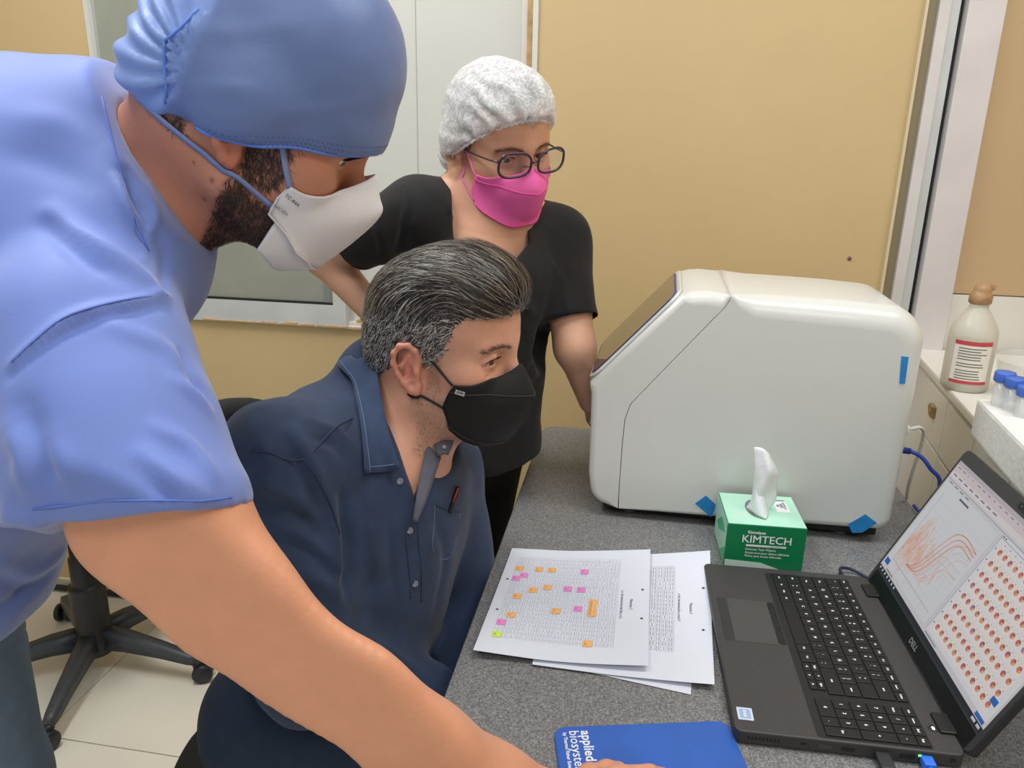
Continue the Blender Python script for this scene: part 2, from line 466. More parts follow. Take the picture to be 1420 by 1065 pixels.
# skirting
b = MB().box(wp(-3.2, WV-.012, 0), WX*(3.2+wu(.70)), WY*.011, UZ*.030, .003); b.build('baseboard_back', mat('skirting', srgb(226, 214, 184), .4), kind='structure')
w = MB(); w.box(wp(-3.2, WV+.12, 0), -WX*.12, -WY*3.7, UZ*2.7); w.build('wall_left', m_wall, kind='structure')
w = MB(); w.box(wp(1.46, WV+.12, 0), WX*.12, -WY*3.7, UZ*2.7); w.build('wall_right', m_wall2, kind='structure')
# small hole and scuffs in the wall
b = MB().lathe(wp(wu(.632), WV-.0015, wz(1.148)), [(.0045, 0), (.0045, .001), (.0001, .001)], 12, WX, UZ, -WY); b.build('wall_plug', mat('plug', srgb(120, 100, 80), .7), kind='structure')
# white backsplash
sp = MB(); wall_box(sp, wu(.835), 3.0, .60, wz(1.083), WV-.009, WV+.019); sp.build('trim_1', mat('white_board', srgb(224, 222, 214), .3, noise=(7, .03)), kind='structure')
# aluminium jamb at the right
t = MB()
t.box(wp(wu(.700), WV-.012, 0), WX*.006, WY*.12, UZ*2.7)
jb = t.build('trim_2', mat('cream_edge', srgb(214, 200, 165), .5), kind='structure')
MB().box(wp(wu(.706), WV-.004, 0), WX*.020, WY*.1, UZ*2.7).build('edge_strip', mat('olive_edge', srgb(140, 128, 100), .6), jb)
MB().box(wp(wu(.724), WV-.016, 0), WX*.0225, WY*.1, UZ*2.7, .001).build('jamb_strip', m_alu, jb)
MB().box(wp(wu(.745), WV-.010, 0), WX*.0195, WY*.1, UZ*2.7, .001).build('jamb_strip', m_alud, jb)
MB().box(wp(wu(.763), WV+.0, 0), WX*.0088, WY*.1, UZ*2.7).build('gasket', m_black, jb)
MB().box(wp(wu(.771), WV-.030, 0), WX*.072, WY*.12, UZ*2.7, .002).build('jamb_post', m_alu, jb)
# ---- window 1: sliding window, frosted panes
wn = MB()
wn.box(wp(u0, WV-.004, z0), WX*(u1-u0), WY*.10, UZ*.010)                      # sill
wn.box(wp(u0, WV-.004, z0), WX*.014, WY*.10, UZ*(z1-z0)); wn.box(wp(u1-.012, WV-.006, z0), WX*.012, WY*.10, UZ*(z1-z0)); wn.box(wp(u0, WV-.004, z1-.03), WX*(u1-u0), WY*.10, UZ*.03)
win = wn.build('window_1', mat('frame_white', srgb(222, 221, 214), .4, metal=.1), kind='structure')
MB().box(wp(u0, WV-.008, z0-.006), WX*(u1-u0), WY*.03, UZ*.007, .001).build('sill_bead', m_white, win)
MB().box(wp(wu(-.068), WV+.010, z0), WX*.013, WY*.06, UZ*(z1-z0)).build('track_strip', m_caulk, win)
# left sash (in front)
s0, s1 = wu(-1.066), wu(-.488); zb = z0-.003
def sash(s0, s1, v, wd, wl):
    f = MB(); hb = .059
    f.prism([wp(s0, v, zb), wp(s1, v, zb), wp(s1-wd, v, zb+hb), wp(s0+wl, v, zb+hb)], WY*.022)
    f.prism([wp(s1, v, zb), wp(s1, v, z1-.03), wp(s1-wd, v, z1-.07), wp(s1-wd, v, zb+hb)], WY*.022)
    f.prism([wp(s0, v, zb), wp(s0+wl, v, zb+hb), wp(s0+wl, v, z1-.07), wp(s0, v, z1-.03)], WY*.022)
    f.prism([wp(s0, v, z1-.03), wp(s0+wl, v, z1-.07), wp(s1-wd, v, z1-.07), wp(s1, v, z1-.03)], WY*.022)
    return f
sa = sash(s0, s1, WV-.014, .034, .008).build('sash', m_alud, win)
MB().box(wp(s0+.010, WV-.011, zb+.059), WX*(s1-s0-.044), WY*.006, UZ*.006).build('glazing_bead', m_black, sa)
MB().box(wp(s0+.006, WV-.002, zb+.05), WX*(s1-s0-.036), WY*.004, UZ*(z1-zb-.1)).build('pane', mat('grey_frosted', srgb(150, 153, 140), .5, noise=(14, .05), bump=(40, .1, .002)), sa)
MB().box(wp(s1-.060, WV-.007, zb+.05), WX*.024, WY*.004, UZ*(z1-zb-.1)).build('sash_lip', mat('grey_green', srgb(128, 135, 130), .5), sa)
MB().box(wp(s1-.040, WV-.010, zb+.05), WX*.005, WY*.004, UZ*(z1-zb-.1)).build('sash_seal', mat('tan_seal', srgb(150, 128, 84), .6), sa)
sb = sash(wu(-.520), wu(-.070), WV+.034, .014, .014).build('sash', mat('sash_white', srgb(232, 230, 226), .4, metal=.1), win)
MB().box(wp(wu(-.51), WV+.046, zb+.05), WX*.47, WY*.004, UZ*(z1-zb-.1)).build('pane', mat('white_frosted', srgb(212, 213, 205), .4, noise=(5, .02)), sb)
MB().box(wp(wu(-.32), WV+.0445, zb+.03), WX*.0015, WY*.0012, UZ*(z1-zb-.1)).build('film_seam', mat('seam', srgb(188, 190, 184), .5), sb)
# ragged caulk along the bottom rail
cb = MB(); random.seed(9); u = wu(-.86)
while u < wu(-.47):
    l = random.uniform(.015, .05); h = random.uniform(.003, .008)
    cb.box(wp(u, WV-.0172, zb+.001), WX*l, WY*.004, UZ*h, .001); u += l+random.uniform(-.002, .01)
cb.build('caulk', m_caulk, win)
cb = MB(); u = -.447
for k in range(14):
    cb.box(wp(wu(-.468)+k*.011, WV-.002+.002*random.random(), z0+.0098), WX*.012, WY*.028, UZ*random.uniform(.006, .026), .001)
cb.build('caulk', mat('tape_brown', srgb(190, 152, 92), .35, noise=(50, .3)), win)

# ================================================================ TABLE
def tp(u, v, z=TZ): return wp(u, v, z)
TA = PZ(612, 975, TZ); TB = PZ(750, 600, TZ); EX = TB-TA; EX[2] = 0; EX /= np.linalg.norm(EX)     # direction of the left edge
LX = np.array([EX[1], -EX[0], 0])
back_l = TB+EX*.05; near_l = TA-EX*.42
tab = thing('table', 'dark grey speckled laminate worktop running along the wall under the white machine', 'table', (*(near_l+LX*.35)[:2], 0))
m_lam = mat('laminate', srgb(122, 122, 124), .42)
nt = m_lam.node_tree; bs = nt.nodes['Principled BSDF']
tc = nt.nodes.new('ShaderNodeTexCoord'); vo = nt.nodes.new('ShaderNodeTexNoise'); vo.inputs['Scale'].default_value = 500; vo.inputs['Detail'].default_value = 3; vo.inputs['Roughness'].default_value = .75
rp = nt.nodes.new('ShaderNodeValToRGB'); rp.color_ramp.elements[0].position = .38; rp.color_ramp.elements[0].color = (*srgb(84, 84, 86), 1)
rp.color_ramp.elements[1].position = .64; rp.color_ramp.elements[1].color = (*srgb(160, 159, 157), 1)
e = rp.color_ramp.elements.new(.5); e.color = (*srgb(120, 120, 121), 1)
nt.links.new(tc.outputs['Object'], vo.inputs['Vector']); nt.links.new(vo.outputs['Fac'], rp.inputs[0]); nt.links.new(rp.outputs[0], bs.inputs['Base Color'])
WID = .72
rc = .035
crn = [near_l, near_l+LX*WID, back_l+LX*WID, back_l+LX*rc] + [back_l+LX*rc-EX*rc+rc*(-LX*math.sin(a)+EX*math.cos(a)) for a in np.linspace(.2, 1.4, 6)] + [back_l-EX*rc]
MB().prism([p+UZ*(-.028) for p in crn][::-1] if False else [p-UZ*.028 for p in crn], UZ*.028, .003, 3).build('tabletop', m_lam, tab)
m_dk = mat('table_steel', srgb(70, 70, 72), .5, metal=.3)
for a, b in ((.05, .06), (.05, 1.05), (WID-.08, .06), (WID-.08, 1.05)):
    q = near_l+LX*(a+.04)+EX*b; MB().box(q-UZ*TZ, LX*.04, EX*.04, UZ*(TZ-.028), .003).build('leg', m_dk, tab)
MB().box(near_l+LX*.09+EX*.09-UZ*.10, LX*(WID-.15), EX*.02, UZ*.07).build('rail', m_dk, tab)
MB().box(near_l+LX*.10+EX*.12-UZ*.10, LX*.02, EX*.95, UZ*.07).build('rail', m_dk, tab)

home(tab)
# ================================================================ WHITE INSTRUMENT
mA = PZ(822, 700, TZ+.02); mA[2] = TZ; mB = PZ(1235, 742, TZ+.02); mB[2] = TZ
MX = (mB-mA)/np.linalg.norm(mB-mA); MY = np.array([-MX[1], MX[0], 0]); mA = mA-MX*.012
MD = .275
ins = thing('laboratory_instrument', 'large white rounded laboratory instrument with sloped dark screen and blue tape tabs', 'instrument', mA)
m_ins = mat('white_plastic', srgb(217, 219, 214), .28, noise=(1.5, .01), coat=.15)
def ip(d, z, y=0): return mA+MX*d+MY*y+UZ*z
def arc(cx, cz, r, a0, a1, n=8): return [(cx+r*math.cos(a), cz+r*math.sin(a)) for a in np.linspace(math.radians(a0), math.radians(a1), n)]
H = .404
front = [(-.004, .243)] + [(-.004, .236), (-.001, .222), (.001, .08)] + arc(.040, .055, .035, 190, 262, 5)
seam_pts = [(.056, .018), (.0555, .06), (.056, .14), (.058, .185), (.066, .212), (.10, .255), (.15, .318), (.185, .362), (.203, .384), (.209, .396), (.210, H-.001)]
top = [(.20, H), (.17, H+.002), (.15, H), (.134, .398)]
fr_poly = [(x, z) for x, z in front] + seam_pts + top
gap = .0009
rear_poly = [(x+gap, z) for x, z in seam_pts] + [(.224, H-.0005), (.25, H-.001), (.32, H-.002), (.39, H-.004)] + arc(.448, H-.070, .062, 84, 6, 9) + [(.508, .22), (.504, .10)] + arc(.478, .048, .024, -2, -88, 5) + [(.30, .020), (.12, .018)]
def shell(poly, radii, nm):
    n = len(poly); Pn = np.array(poly); cen = Pn.mean(0)
    seg = 7; V = []; F = []
    a = Pn-np.roll(Pn, 1, 0); b = np.roll(Pn, -1, 0)-Pn
    a /= np.linalg.norm(a, axis=1)[:, None]+1e-9; b /= np.linalg.norm(b, axis=1)[:, None]+1e-9
    t = a+b; t /= np.linalg.norm(t, axis=1)[:, None]+1e-9; q = np.stack([-t[:, 1], t[:, 0]], 1)
    area_ = .5*np.sum(Pn[:, 0]*np.roll(Pn[:, 1], -1)-np.roll(Pn[:, 0], -1)*Pn[:, 1])
    if area_ < 0: q = -q                                   # inward normals
    rings = []
    for side in (0, 1):
        ks = range(seg, -1, -1) if side == 0 else range(seg+1)
        for k in ks:
            an = math.pi/2*k/seg; r = np.array(radii)[:, None]
            pp = Pn+q*r*(1-math.cos(an)); y = r[:, 0]*(1-math.sin(an))
            rings.append((pp, y if side == 0 else MD-y))
    for pp, y in rings:
        for i in range(n): V.append(ip(pp[i, 0], pp[i, 1], y[i]))
    for k in range(len(rings)-1):
        for i in range(n):
            j = (i+1) % n; F.append([k*n+i, k*n+j, (k+1)*n+j, (k+1)*n+i])
    F.append(list(range(n))); F.append([(len(rings)-1)*n+i for i in range(n)][::-1])
    mb = MB(); mb.add(V, F[:-2], True); mb.add(V, F[-2:], False); n0 = len(V)
    for f in mb.F[-2:]: f[:] = [i-n0 for i in f]
    mb.V = mb.V[:n0]
    return mb
rf = []
for i, (x, z) in enumerate(fr_poly):
    if (x, z) in seam_pts: r = .0012
    elif z > .40: r = .020
    else: r = .012
    rf.append(r)
rr = [.0012]*len(seam_pts) + [.018, .032, .035, .036] + [.036]*9 + [.030, .022] + [.014]*5 + [.010, .006]
fs = shell(fr_poly, rf, 'front'); o = fs.build('front_shell', m_ins, ins)
rs = shell(rear_poly, rr, 'rear'); o = rs.build('rear_shell', m_ins, ins)
# dark inner body closes the seam
MB().prism([ip(x, z, .012) for x, z in [(.045, .03), (.045, .20), (.20, .36), (.30, .38), (.45, .34), (.47, .05)]], MY*(MD-.024)).build('inner_body', mat('seam_grey', srgb(205, 205, 202), .6), ins)
# sloped screen
sA = np.array([-.003, .245]); sB = np.array([.132, .397]); sd = (sB-sA)/np.linalg.norm(sB-sA); sn = np.array([-sd[1], sd[0]])
Ls = np.linalg.norm(sB-sA)
def sp_(t, y, h=0): q = sA+sd*t+sn*h; return ip(q[0], q[1], y)
def rrect(f, t0, t1, y0, y1, r, n=5):
    out = []
    for ct, cy, a in ((t1-r, y1-r, 0), (t0+r, y1-r, 90), (t0+r, y0+r, 180), (t1-r, y0+r, 270)):
        for k in range(n+1):
            an = math.radians(a+90*k/n); out.append(f(ct+r*math.cos(an), cy+r*math.sin(an)))
    return out
SN = MX*sn[0]+UZ*sn[1]
MB().prism(rrect(sp_, -.004, Ls+.006, .010, MD-.010, .03), SN*.004, .002).build('screen_rim', m_ins, ins)
MB().prism([p+SN*.0042 for p in rrect(sp_, .003, Ls-.002, .017, MD-.017, .026)], SN*.0010).build('screen_edge', mat('indigo_edge', srgb(60, 62, 130), .35), ins)
o = MB().prism([p+SN*.0052 for p in rrect(sp_, .007, Ls-.006, .021, MD-.021, .022)], SN*.0006).build('screen', mat('dark_glass', srgb(44, 42, 40), .06, spec=.8, coat=.6), ins)
# handle notch line on the front and rubber feet
MB().tube([ip(-.0005, .170, .004), ip(-.001, .168, .03), ip(-.001, .168, MD-.03)], .0009, 6).build('front_seam', mat('seam_line', srgb(120, 120, 120), .6), ins)
MB().box(ip(.030, .0085, .016), MX*.455, MY*(MD-.03), UZ*.014, .003).build('base_plate', mat('base_black', srgb(22, 22, 22), .6), ins)
for d in (.075, .43):
    for y in (.035, MD-.035): MB().lathe(ip(d, 0.0, y), [(.013, 0), (.014, .003), (.014, .010), (.012, .012)], 18).build('foot', mat('foot_grey', srgb(90, 90, 88), .6), ins)
# blue tape tabs: on the near side
m_tape = mat('blue_tape', srgb(30, 132, 200), .5, noise=(60, .08))
def side_pt(px, py, off=.0008): return PPL(px, py, mA-MY*off, MY)
def tab_on(pts, nm='tape'):
    MB().prism([side_pt(x, y, .0002) for x, y in pts], -MY*.0007).build(nm, m_tape, ins)
tab_on([(1250, 494), (1260, 495), (1255, 532), (1247, 532)])
def tape_strip(rows): sheet([[P_ for P_ in r] for r in rows], .0006, 3, 3, side=-MY).build('tape', m_tape, ins)
tab_on([(964, 698), (979, 687), (992, 699), (991, 707), (986, 717)])
tab_on([(1176, 727), (1200, 713), (1216, 725), (1196, 738), (1182, 739)])
home(ins)
# blue network cable and white plug behind the instrument
rx = ip(.507, .12, .05)
cb = thing('network_cable', 'blue network cable leaving the back of the white instrument', 'cable', PZ(1285, 632, TZ+.10))
pth = smooth_path([ip(.50, .150, .06), ip(.525, .150, .055), ip(.545, .142, .05), ip(.56, .125, .045), ip(.58, .10, .05), ip(.585, .03, .07), ip(.59, .006, .10), ip(.585, .006, .16)], 6)
MB().tube(pth, .0034, 10).build('cord', mat('blue_cord', srgb(40, 70, 170), .4), cb)
MB().tube([ip(.50, .150, .06), ip(.528, .149, .055)], [.0062, .0052], 10).build('plug', mat('blue_plug', srgb(28, 48, 130), .4), cb); home(cb)
pc = thing('power_cable', 'white plug and cord behind the white instrument above the blue cable', 'cable', ip(.52, .19, .09))
MB().box(ip(.500, .178, .055), MX*.024, MY*.022, UZ*.012, .003).build('plug', m_white, pc)
MB().tube(smooth_path([ip(.524, .184, .066), ip(.545, .183, .08), ip(.565, .15, .12), ip(.57, .05, .16), ip(.58, .006, .19)], 5), .003, 8).build('cord', m_white, pc); home(pc)
# ================================================================ THINGS ON THE TABLE
def flatframe(o, x, y):
    return o, x, y
m_ink = mat('print_ink', srgb(112, 116, 128), .8)
m_pap = mat('paper', srgb(222, 226, 237), .6)
# ---- tissue box
bA = PZ(1003, 786, TZ)      # near left bottom corner
bL = PZ(1120, 795, TZ); BX = (bL-bA); BWd = np.linalg.norm(BX); BX /= BWd; BY = np.array([-BX[1], BX[0], 0]); BH = .075; BD = .112
BWd = .118
kb = thing('tissue_box', 'green and white box of lab wipes with one wipe pulled up, on grey worktop', 'box', bA+BX*BWd/2+BY*BD/2)
m_card = mat('green_card', srgb(12, 128, 76), .35)
m_cardl = mat('mint_card', srgb(182, 232, 208), .35, noise=(12, .06))
MB().box(bA, BX*BWd, BY*BD, UZ*BH, .0012).build('carton', m_card, kb)
b = MB(); b.prism([bA+BX*x+BY*y+UZ*(BH+.0001) for x, y in ((.001, .001), (BWd-.001, .001), (BWd-.001, BD-.001), (.001, BD-.001))], UZ*.0004); b.build('top_panel', m_cardl, kb)
b = MB(); b.prism([bA-BX*.0001+BY*y+UZ*z for y, z in ((.004, .004), (BD-.002, .004), (BD-.002, BH-.002), (.004, BH-.002))], -BX*.0004); b.build('side_panel', m_cardl, kb)
# green wedge patches on the side and the white band below the front
b = MB(); b.prism([bA-BX*.0006+BY*y+UZ*z for y, z in ((.004, .004), (.05, .004), (.004, .034))], -BX*.0003); b.prism([bA-BX*.0006+BY*y+UZ*z for y, z in ((.01, .055), (.07, .030), (.09, .036), (.05, .062))], -BX*.0003); b.build('side_print', mat('green2', srgb(90, 190, 140), .4), kb)
b = MB(); b.prism([bA-BY*.0001+BX*x+UZ*z for x, z in ((.001, .002), (.085, .002), (.055, .012), (.001, .014))], -BY*.0003); b.build('front_band', mat('pale_band', srgb(205, 228, 214), .4), kb)
m_wh = mat('white_print', srgb(242, 245, 242), .5)
b = MB()
fo = bA-BY*.0009
text_into(b, 'KIMTECH', .0178, fo+BX*.0600+UZ*.0510, BX, UZ, .0004)
text_into(b, 'Kimwipes', .0068, fo+BX*.0310+UZ*.0630, BX, UZ, .0004, 'l')
text_into(b, 'Delicate Task Wipers', .0052, fo+BX*.0300+UZ*.0345, BX, UZ, .0001, 'l')
text_into(b, 'Essuie-tout pour tâches délicates', .0050, fo+BX*.0300+UZ*.0285, BX, UZ, .0001, 'l')
text_into(b, 'Paños para tareas delicadas', .0050, fo+BX*.0300+UZ*.0230, BX, UZ, .0001, 'l')
b.prism([fo+BX*x+UZ*z for x, z in ((.0300, .0395), (.0900, .0395), (.0900, .0425), (.0300, .0425))], -BY*.0002)
b.build('lettering', m_wh, kb)
b = MB(); text_into(b, 'SCIENCE BRAND', .0028, fo+BX*.0745+UZ*.0410-BY*.0004, BX, UZ); b.build('lettering', m_card, kb)
# top opening, label and print
to = bA+UZ*(BH+.0006)
ov = [to+BX*(.052+.017*math.cos(a)+.0*a)+BY*(.058+.033*math.sin(a)) for a in np.linspace(0, 2*math.pi, 24, endpoint=False)]
MB().prism(ov, UZ*.0003).build('opening', mat('opening_grey', srgb(120, 122, 124), .7), kb)
MB().prism([to+BX*x+BY*y for x, y in ((.083, .050), (.104, .052), (.103, .096), (.084, .094))], UZ*.0003).build('label', m_wh, kb)
b = MB()
for k in range(3): text_into(b, ['KIMTECH', 'WIPES', '280'][k], .006, to+UZ*.0006+BX*(.098-.005*k)+BY*.074, -BY, BX, .0002)
b.prism([to+UZ*.0005+BX*x+BY*y for x, y in ((.084, .090), (.103, .092), (.102, .0955), (.0845, .0935))], UZ*.0001); b.build('lettering', m_ink, kb)
b = MB()
for k in range(4): text_into(b, 'delicate wipes', .0042, to+UZ*.0003+BX*.024+BY*(.022+.006*k), BX, BY, .0002)
b.build('lettering', m_wh, kb)
# the wipe
m_tis = mat('tissue', srgb(236, 238, 238), .8, sss=.2, bump=(70, .5, .004))
tb = bA+BX*.055+BY*.050+UZ*BH
def tq(x, y, z): return tb+BX*x+BY*y+UZ*z
rows = [[tq(-.020, .012, -.004), tq(-.004, -.024, .001), tq(.010, -.006, -.004), tq(.020, .012, .000)],
        [tq(-.014, .006, .012), tq(-.008, -.014, .010), tq(.006, -.008, .012), tq(.026, .010, .016)],
        [tq(-.013, .004, .030), tq(-.006, -.012, .028), tq(.010, -.004, .030), tq(.025, .008, .032)],
        [tq(-.014, .002, .055), tq(-.004, -.012, .053), tq(.008, -.012, .056), tq(.024, .006, .055)],
        [tq(-.016, .000, .080), tq(-.008, -.004, .080), tq(.006, -.014, .078), tq(.020, .002, .072)],
        [tq(-.019, .000, .108), tq(-.012, .004, .107), tq(-.004, .000, .106), tq(.004, -.002, .099)]]
sheet(rows, .0008, 5, 5).build('wipe', m_tis, kb)
rows = [[tq(-.019, .014, -.002), tq(-.010, -.018, .004), tq(.004, -.030, .002), tq(.012, -.014, .000)], [tq(-.012, .010, .016), tq(-.011, -.014, .020), tq(.000, -.020, .018), tq(.008, -.010, .016)], [tq(-.010, .008, .045), tq(-.010, .000, .046), tq(-.004, -.004, .045), tq(.002, -.002, .042)]]
sheet(rows, .0008, 5, 5).build('wipe', m_tis, kb)
home(kb)

# ---- papers
def paper(name, label, pts, zs, curl=(0, 0, 0, 0), group=None):
    """pts: near-left, near-right, far-right, far-left on the table; zs heights of the corners"""
    c = [PZ(x, y, TZ+.0004) for x, y in pts]; n = 14
    t = thing(name, label, 'paper', sum(c)/4+UZ*zs, group)
    G = []
    for i in range(n+1):
        row = []
        for j in range(n+1):
            a, b_ = j/n, i/n
            p = (c[0]*(1-a)+c[1]*a)*(1-b_)+(c[3]*(1-a)+c[2]*a)*b_
            h = curl[0]*max(0, (1-a)*(1-b_)-.35)**1.5+curl[1]*max(0, a*(1-b_)-.35)**1.5+curl[2]*max(0, a*b_-.35)**1.5+curl[3]*max(0, (1-a)*b_-.35)**1.5
            h += .0006*math.sin(a*5+1)*math.sin(b_*4)
            row.append(p+UZ*(zs+max(0, h)))
        G.append(row)
    G = np.array(G); V = np.concatenate([G.reshape(-1, 3), G.reshape(-1, 3)-UZ*.0002]); k = n+1; F = []
    for i in range(n):
        for j in range(n):
            q = [i*k+j, i*k+j+1, (i+1)*k+j+1, (i+1)*k+j]; F.append(q); F.append([w+k*k for w in q][::-1])
    mb = MB(); mb.add(V, F, True); mb.build('leaf', m_pap, t)
    def at(a, b_, lift=.0004):
        x = min(max(a*n, 0), n-1e-6); y = min(max(b_*n, 0), n-1e-6); i, j = int(y), int(x); f, g = x-j, y-i
        return (G[i, j]*(1-f)*(1-g)+G[i, j+1]*f*(1-g)+G[i+1, j]*(1-f)*g+G[i+1, j+1]*f*g)+UZ*lift
    return t, at
def quad(mb, at, a0, a1, b0, b1, lift=.0004):
    mb.add([at(a0, b0, lift), at(a1, b0, lift), at(a1, b1, lift), at(a0, b1, lift)], [[0, 1, 2, 3]])
m_line = mat('rule_ink', srgb(186, 190, 200), .8)
m_or = mat('marker_orange', srgb(250, 186, 104), .7); m_pk = mat('marker_pink', srgb(240, 140, 212), .7); m_ye = mat('marker_yellow', srgb(214, 240, 90), .7)
m_hole = mat('punch_hole', srgb(70, 70, 74), .9)
def holes(at, t, pts):
    for a, c_ in pts:
        b = MB(); b.add([at(a+.009*math.cos(k*math.pi/5), c_+.007*math.sin(k*math.pi/5), .0005) for k in range(10)], [list(range(10))])
        b.build('punch_hole', m_hole, t)
def page(at, t, a0, a1, b0, b1, na, nb, marks, title_a, seed):
    """ruled table: columns a0..a1, rows b0..b1; the print reads along the sheet's short way"""
    b = MB()
    for i in range(na+1):
        a = a0+(a1-a0)*i/na; quad(b, at, a-.0009, a+.0009, b0, b1)
    for j in range(nb+1):
        q = b0+(b1-b0)*j/nb; quad(b, at, a0, a1, q-.0007, q+.0007)
    b.build('ruling', m_line, t, kind='stuff')
    rnd = random.Random(seed); b = MB()
    for i in range(na):
        for j in range(nb):
            a = a0+(a1-a0)*(i+.5)/na; q = b0+(b1-b0)*(j+.5)/nb
            for dd in (-.2, .2) if rnd.random() < .8 else (0,):
                h = rnd.uniform(.2, .38)*(b1-b0)/nb; aa = a+dd*(a1-a0)/na
                quad(b, at, aa-.0022, aa+.0022, q-h, q+h, .00045)
    b.build('figures', mat('print_ink_mid', srgb(150, 154, 164), .8) if na < 12 else mat('print_ink_light', srgb(178, 182, 192), .8), t, kind='stuff')
    for (i, j, k, mm) in marks:
        b = MB(); a = a0+(a1-a0)*i/na; q = b0+(b1-b0)*j/nb
        quad(b, at, a, a+(a1-a0)*1.25/na, q-.007, q+(b1-b0)*k/nb+.007, .0006); b.build('marker_cell', mm, t)
        b = MB(); quad(b, at, a+.010, a+.013, q+.008, q+(b1-b0)*k/nb-.008, .0007); quad(b, at, a+.019, a+.022, q+.006, q+(b1-b0)*k/nb-.010, .0007); b.build('figures', m_ink, t)
def words(at, t, s, a, b_, hgt, m_=m_ink):
    """one line of print running across the sheet (towards the reader's right as the page is turned)"""
    o = at(a, b_); dy = at(a, b_-.05)-at(a, b_+.05); dx = at(a+.05, b_)-at(a-.05, b_)
    dx /= np.linalg.norm(dx); dy /= np.linalg.norm(dy)
    b = MB(); text_into(b, s, hgt, o+UZ*.0002, dy, dx, .0001); b.build('lettering', m_, t)
lo, at0 = paper('paper_sheet', 'lowest white sheet of the stack, showing only as a sliver at the near edge', [(786, 926), (958, 964), (966, 790), (792, 768)], .0008, (0, 0, 0, 0))
home(lo)
mid, at1 = paper('paper_sheet', 'printed table sheet partly under the marked sheet, on the laptop side', [(738, 924), (990, 958), (983, 780), (770, 766)], .0028, (.0, .012, .035, 0))
page(at1, mid, .60, .78, .20, .88, 5, 20, [], .8, 3)
words(at1, mid, 'Protocolo de extracción y amplificación', .81, .54, .0058); words(at1, mid, 'Muestras 2', .88, .54, .0058)
holes(at1, mid, [(.955, .70), (.950, .38)]); home(mid)
topp, at2 = paper('paper_sheet', 'topmost white sheet with a ruled table and orange and pink highlighted cells', [(656, 912), (898, 936), (901, 774), (710, 764)], .0052, (.012, .016, .02, 0))
mk = []
def cell(px, py, n=1, mm=None):
    # marked cell nearest this place on the sheet
    q = PZ(px, py, TZ+.006); best = None
    for i in range(16):
        for j in range(22):
            d = np.linalg.norm(at2(.075+.72*(i+.6)/16, .13+.77*(j+.5)/22)-q)
            if best is None or d < best[0]: best = (d, i, j)
    mk.append((best[1], best[2]-(n-1)//2, n, mm))
for x, y, n, mm in [(715, 788, 1, m_or), (746, 789, 1, m_or), (761, 790, 1, m_or), (757, 813, 1, m_or), (739, 820, 1, m_or), (720, 827, 1, m_or), (713, 854, 1, m_or), (768, 849, 1, m_or), (822, 845, 4, m_or), (817, 897, 1, m_or),
                    (711, 803, 1, m_pk), (729, 797, 1, m_pk), (810, 793, 1, m_pk), (789, 817, 1, m_pk), (807, 818, 1, m_pk), (803, 842, 1, m_pk), (695, 862, 1, m_pk), (687, 884, 1, m_ye)]: cell(x, y, n, mm)
page(at2, topp, .075, .795, .13, .90, 16, 22, mk, .85, 5)
words(at2, topp, 'Resultados de placa de extracción del día y muestras repetidas', .825, .50, .0058); words(at2, topp, 'Muestras 2', .885, .50, .0058)
holes(at2, topp, [(.045, .66), (.05, .36), (.955, .63), (.955, .38)]); home(topp)

# ---- mouse pad
pz = TZ+.0035
p1 = PZ(767, 1008, pz); p2 = PZ(1008, 999, pz); p3 = PZ(1040, 1075, pz)
e1 = (p2-p1)/np.linalg.norm(p2-p1); W_ = np.linalg.norm(p2-p1); e2 = np.array([e1[1], -e1[0], 0])
p3d = p3-p2; e2 = p3d/np.linalg.norm(p3d)*.5+e2*.5; e2 /= np.linalg.norm(e2)
pd_ = thing('mouse_pad', 'glossy blue mouse pad with white lettering under the hand of the man in blue scrubs', 'mouse pad', p1+e1*W_/2+e2*.1-UZ*.0035)
rc_ = []
for cx, cy, a in ((W_-.014, .014, -90), (W_-.014, .186, 0), (.014, .186, 90), (.014, .014, 180)):
    for k in range(6):
        an = math.radians(a+18*k); rc_.append(p1+e1*(cx+.014*math.cos(an))+e2*(cy+.014*math.sin(an))-UZ*.003)
m_pad = mat('blue_pad', srgb(44, 96, 184), .28, noise=(14, .10))
MB().prism(rc_, UZ*.003, .0008, 2).build('pad', m_pad, pd_)
b = MB(); lw = mat('white_ink', srgb(232, 236, 246), .5)
q = p1+UZ*.0004
# logo reads along e2 (turned a quarter to the right)
text_into(b, 'applied', .0158, q+e1*.0345+e2*.008, e2, e1, .0006, 'l')
text_into(b, 'biosystems', .0158, q+e1*.0215+e2*.008, e2, e1, .0002, 'l')
text_into(b, 'by Thermo Fisher Scientific', .0055, q+e1*.0115+e2*.010, e2, e1, .0003, 'l')
b.build('lettering', lw, pd_); home(pd_)

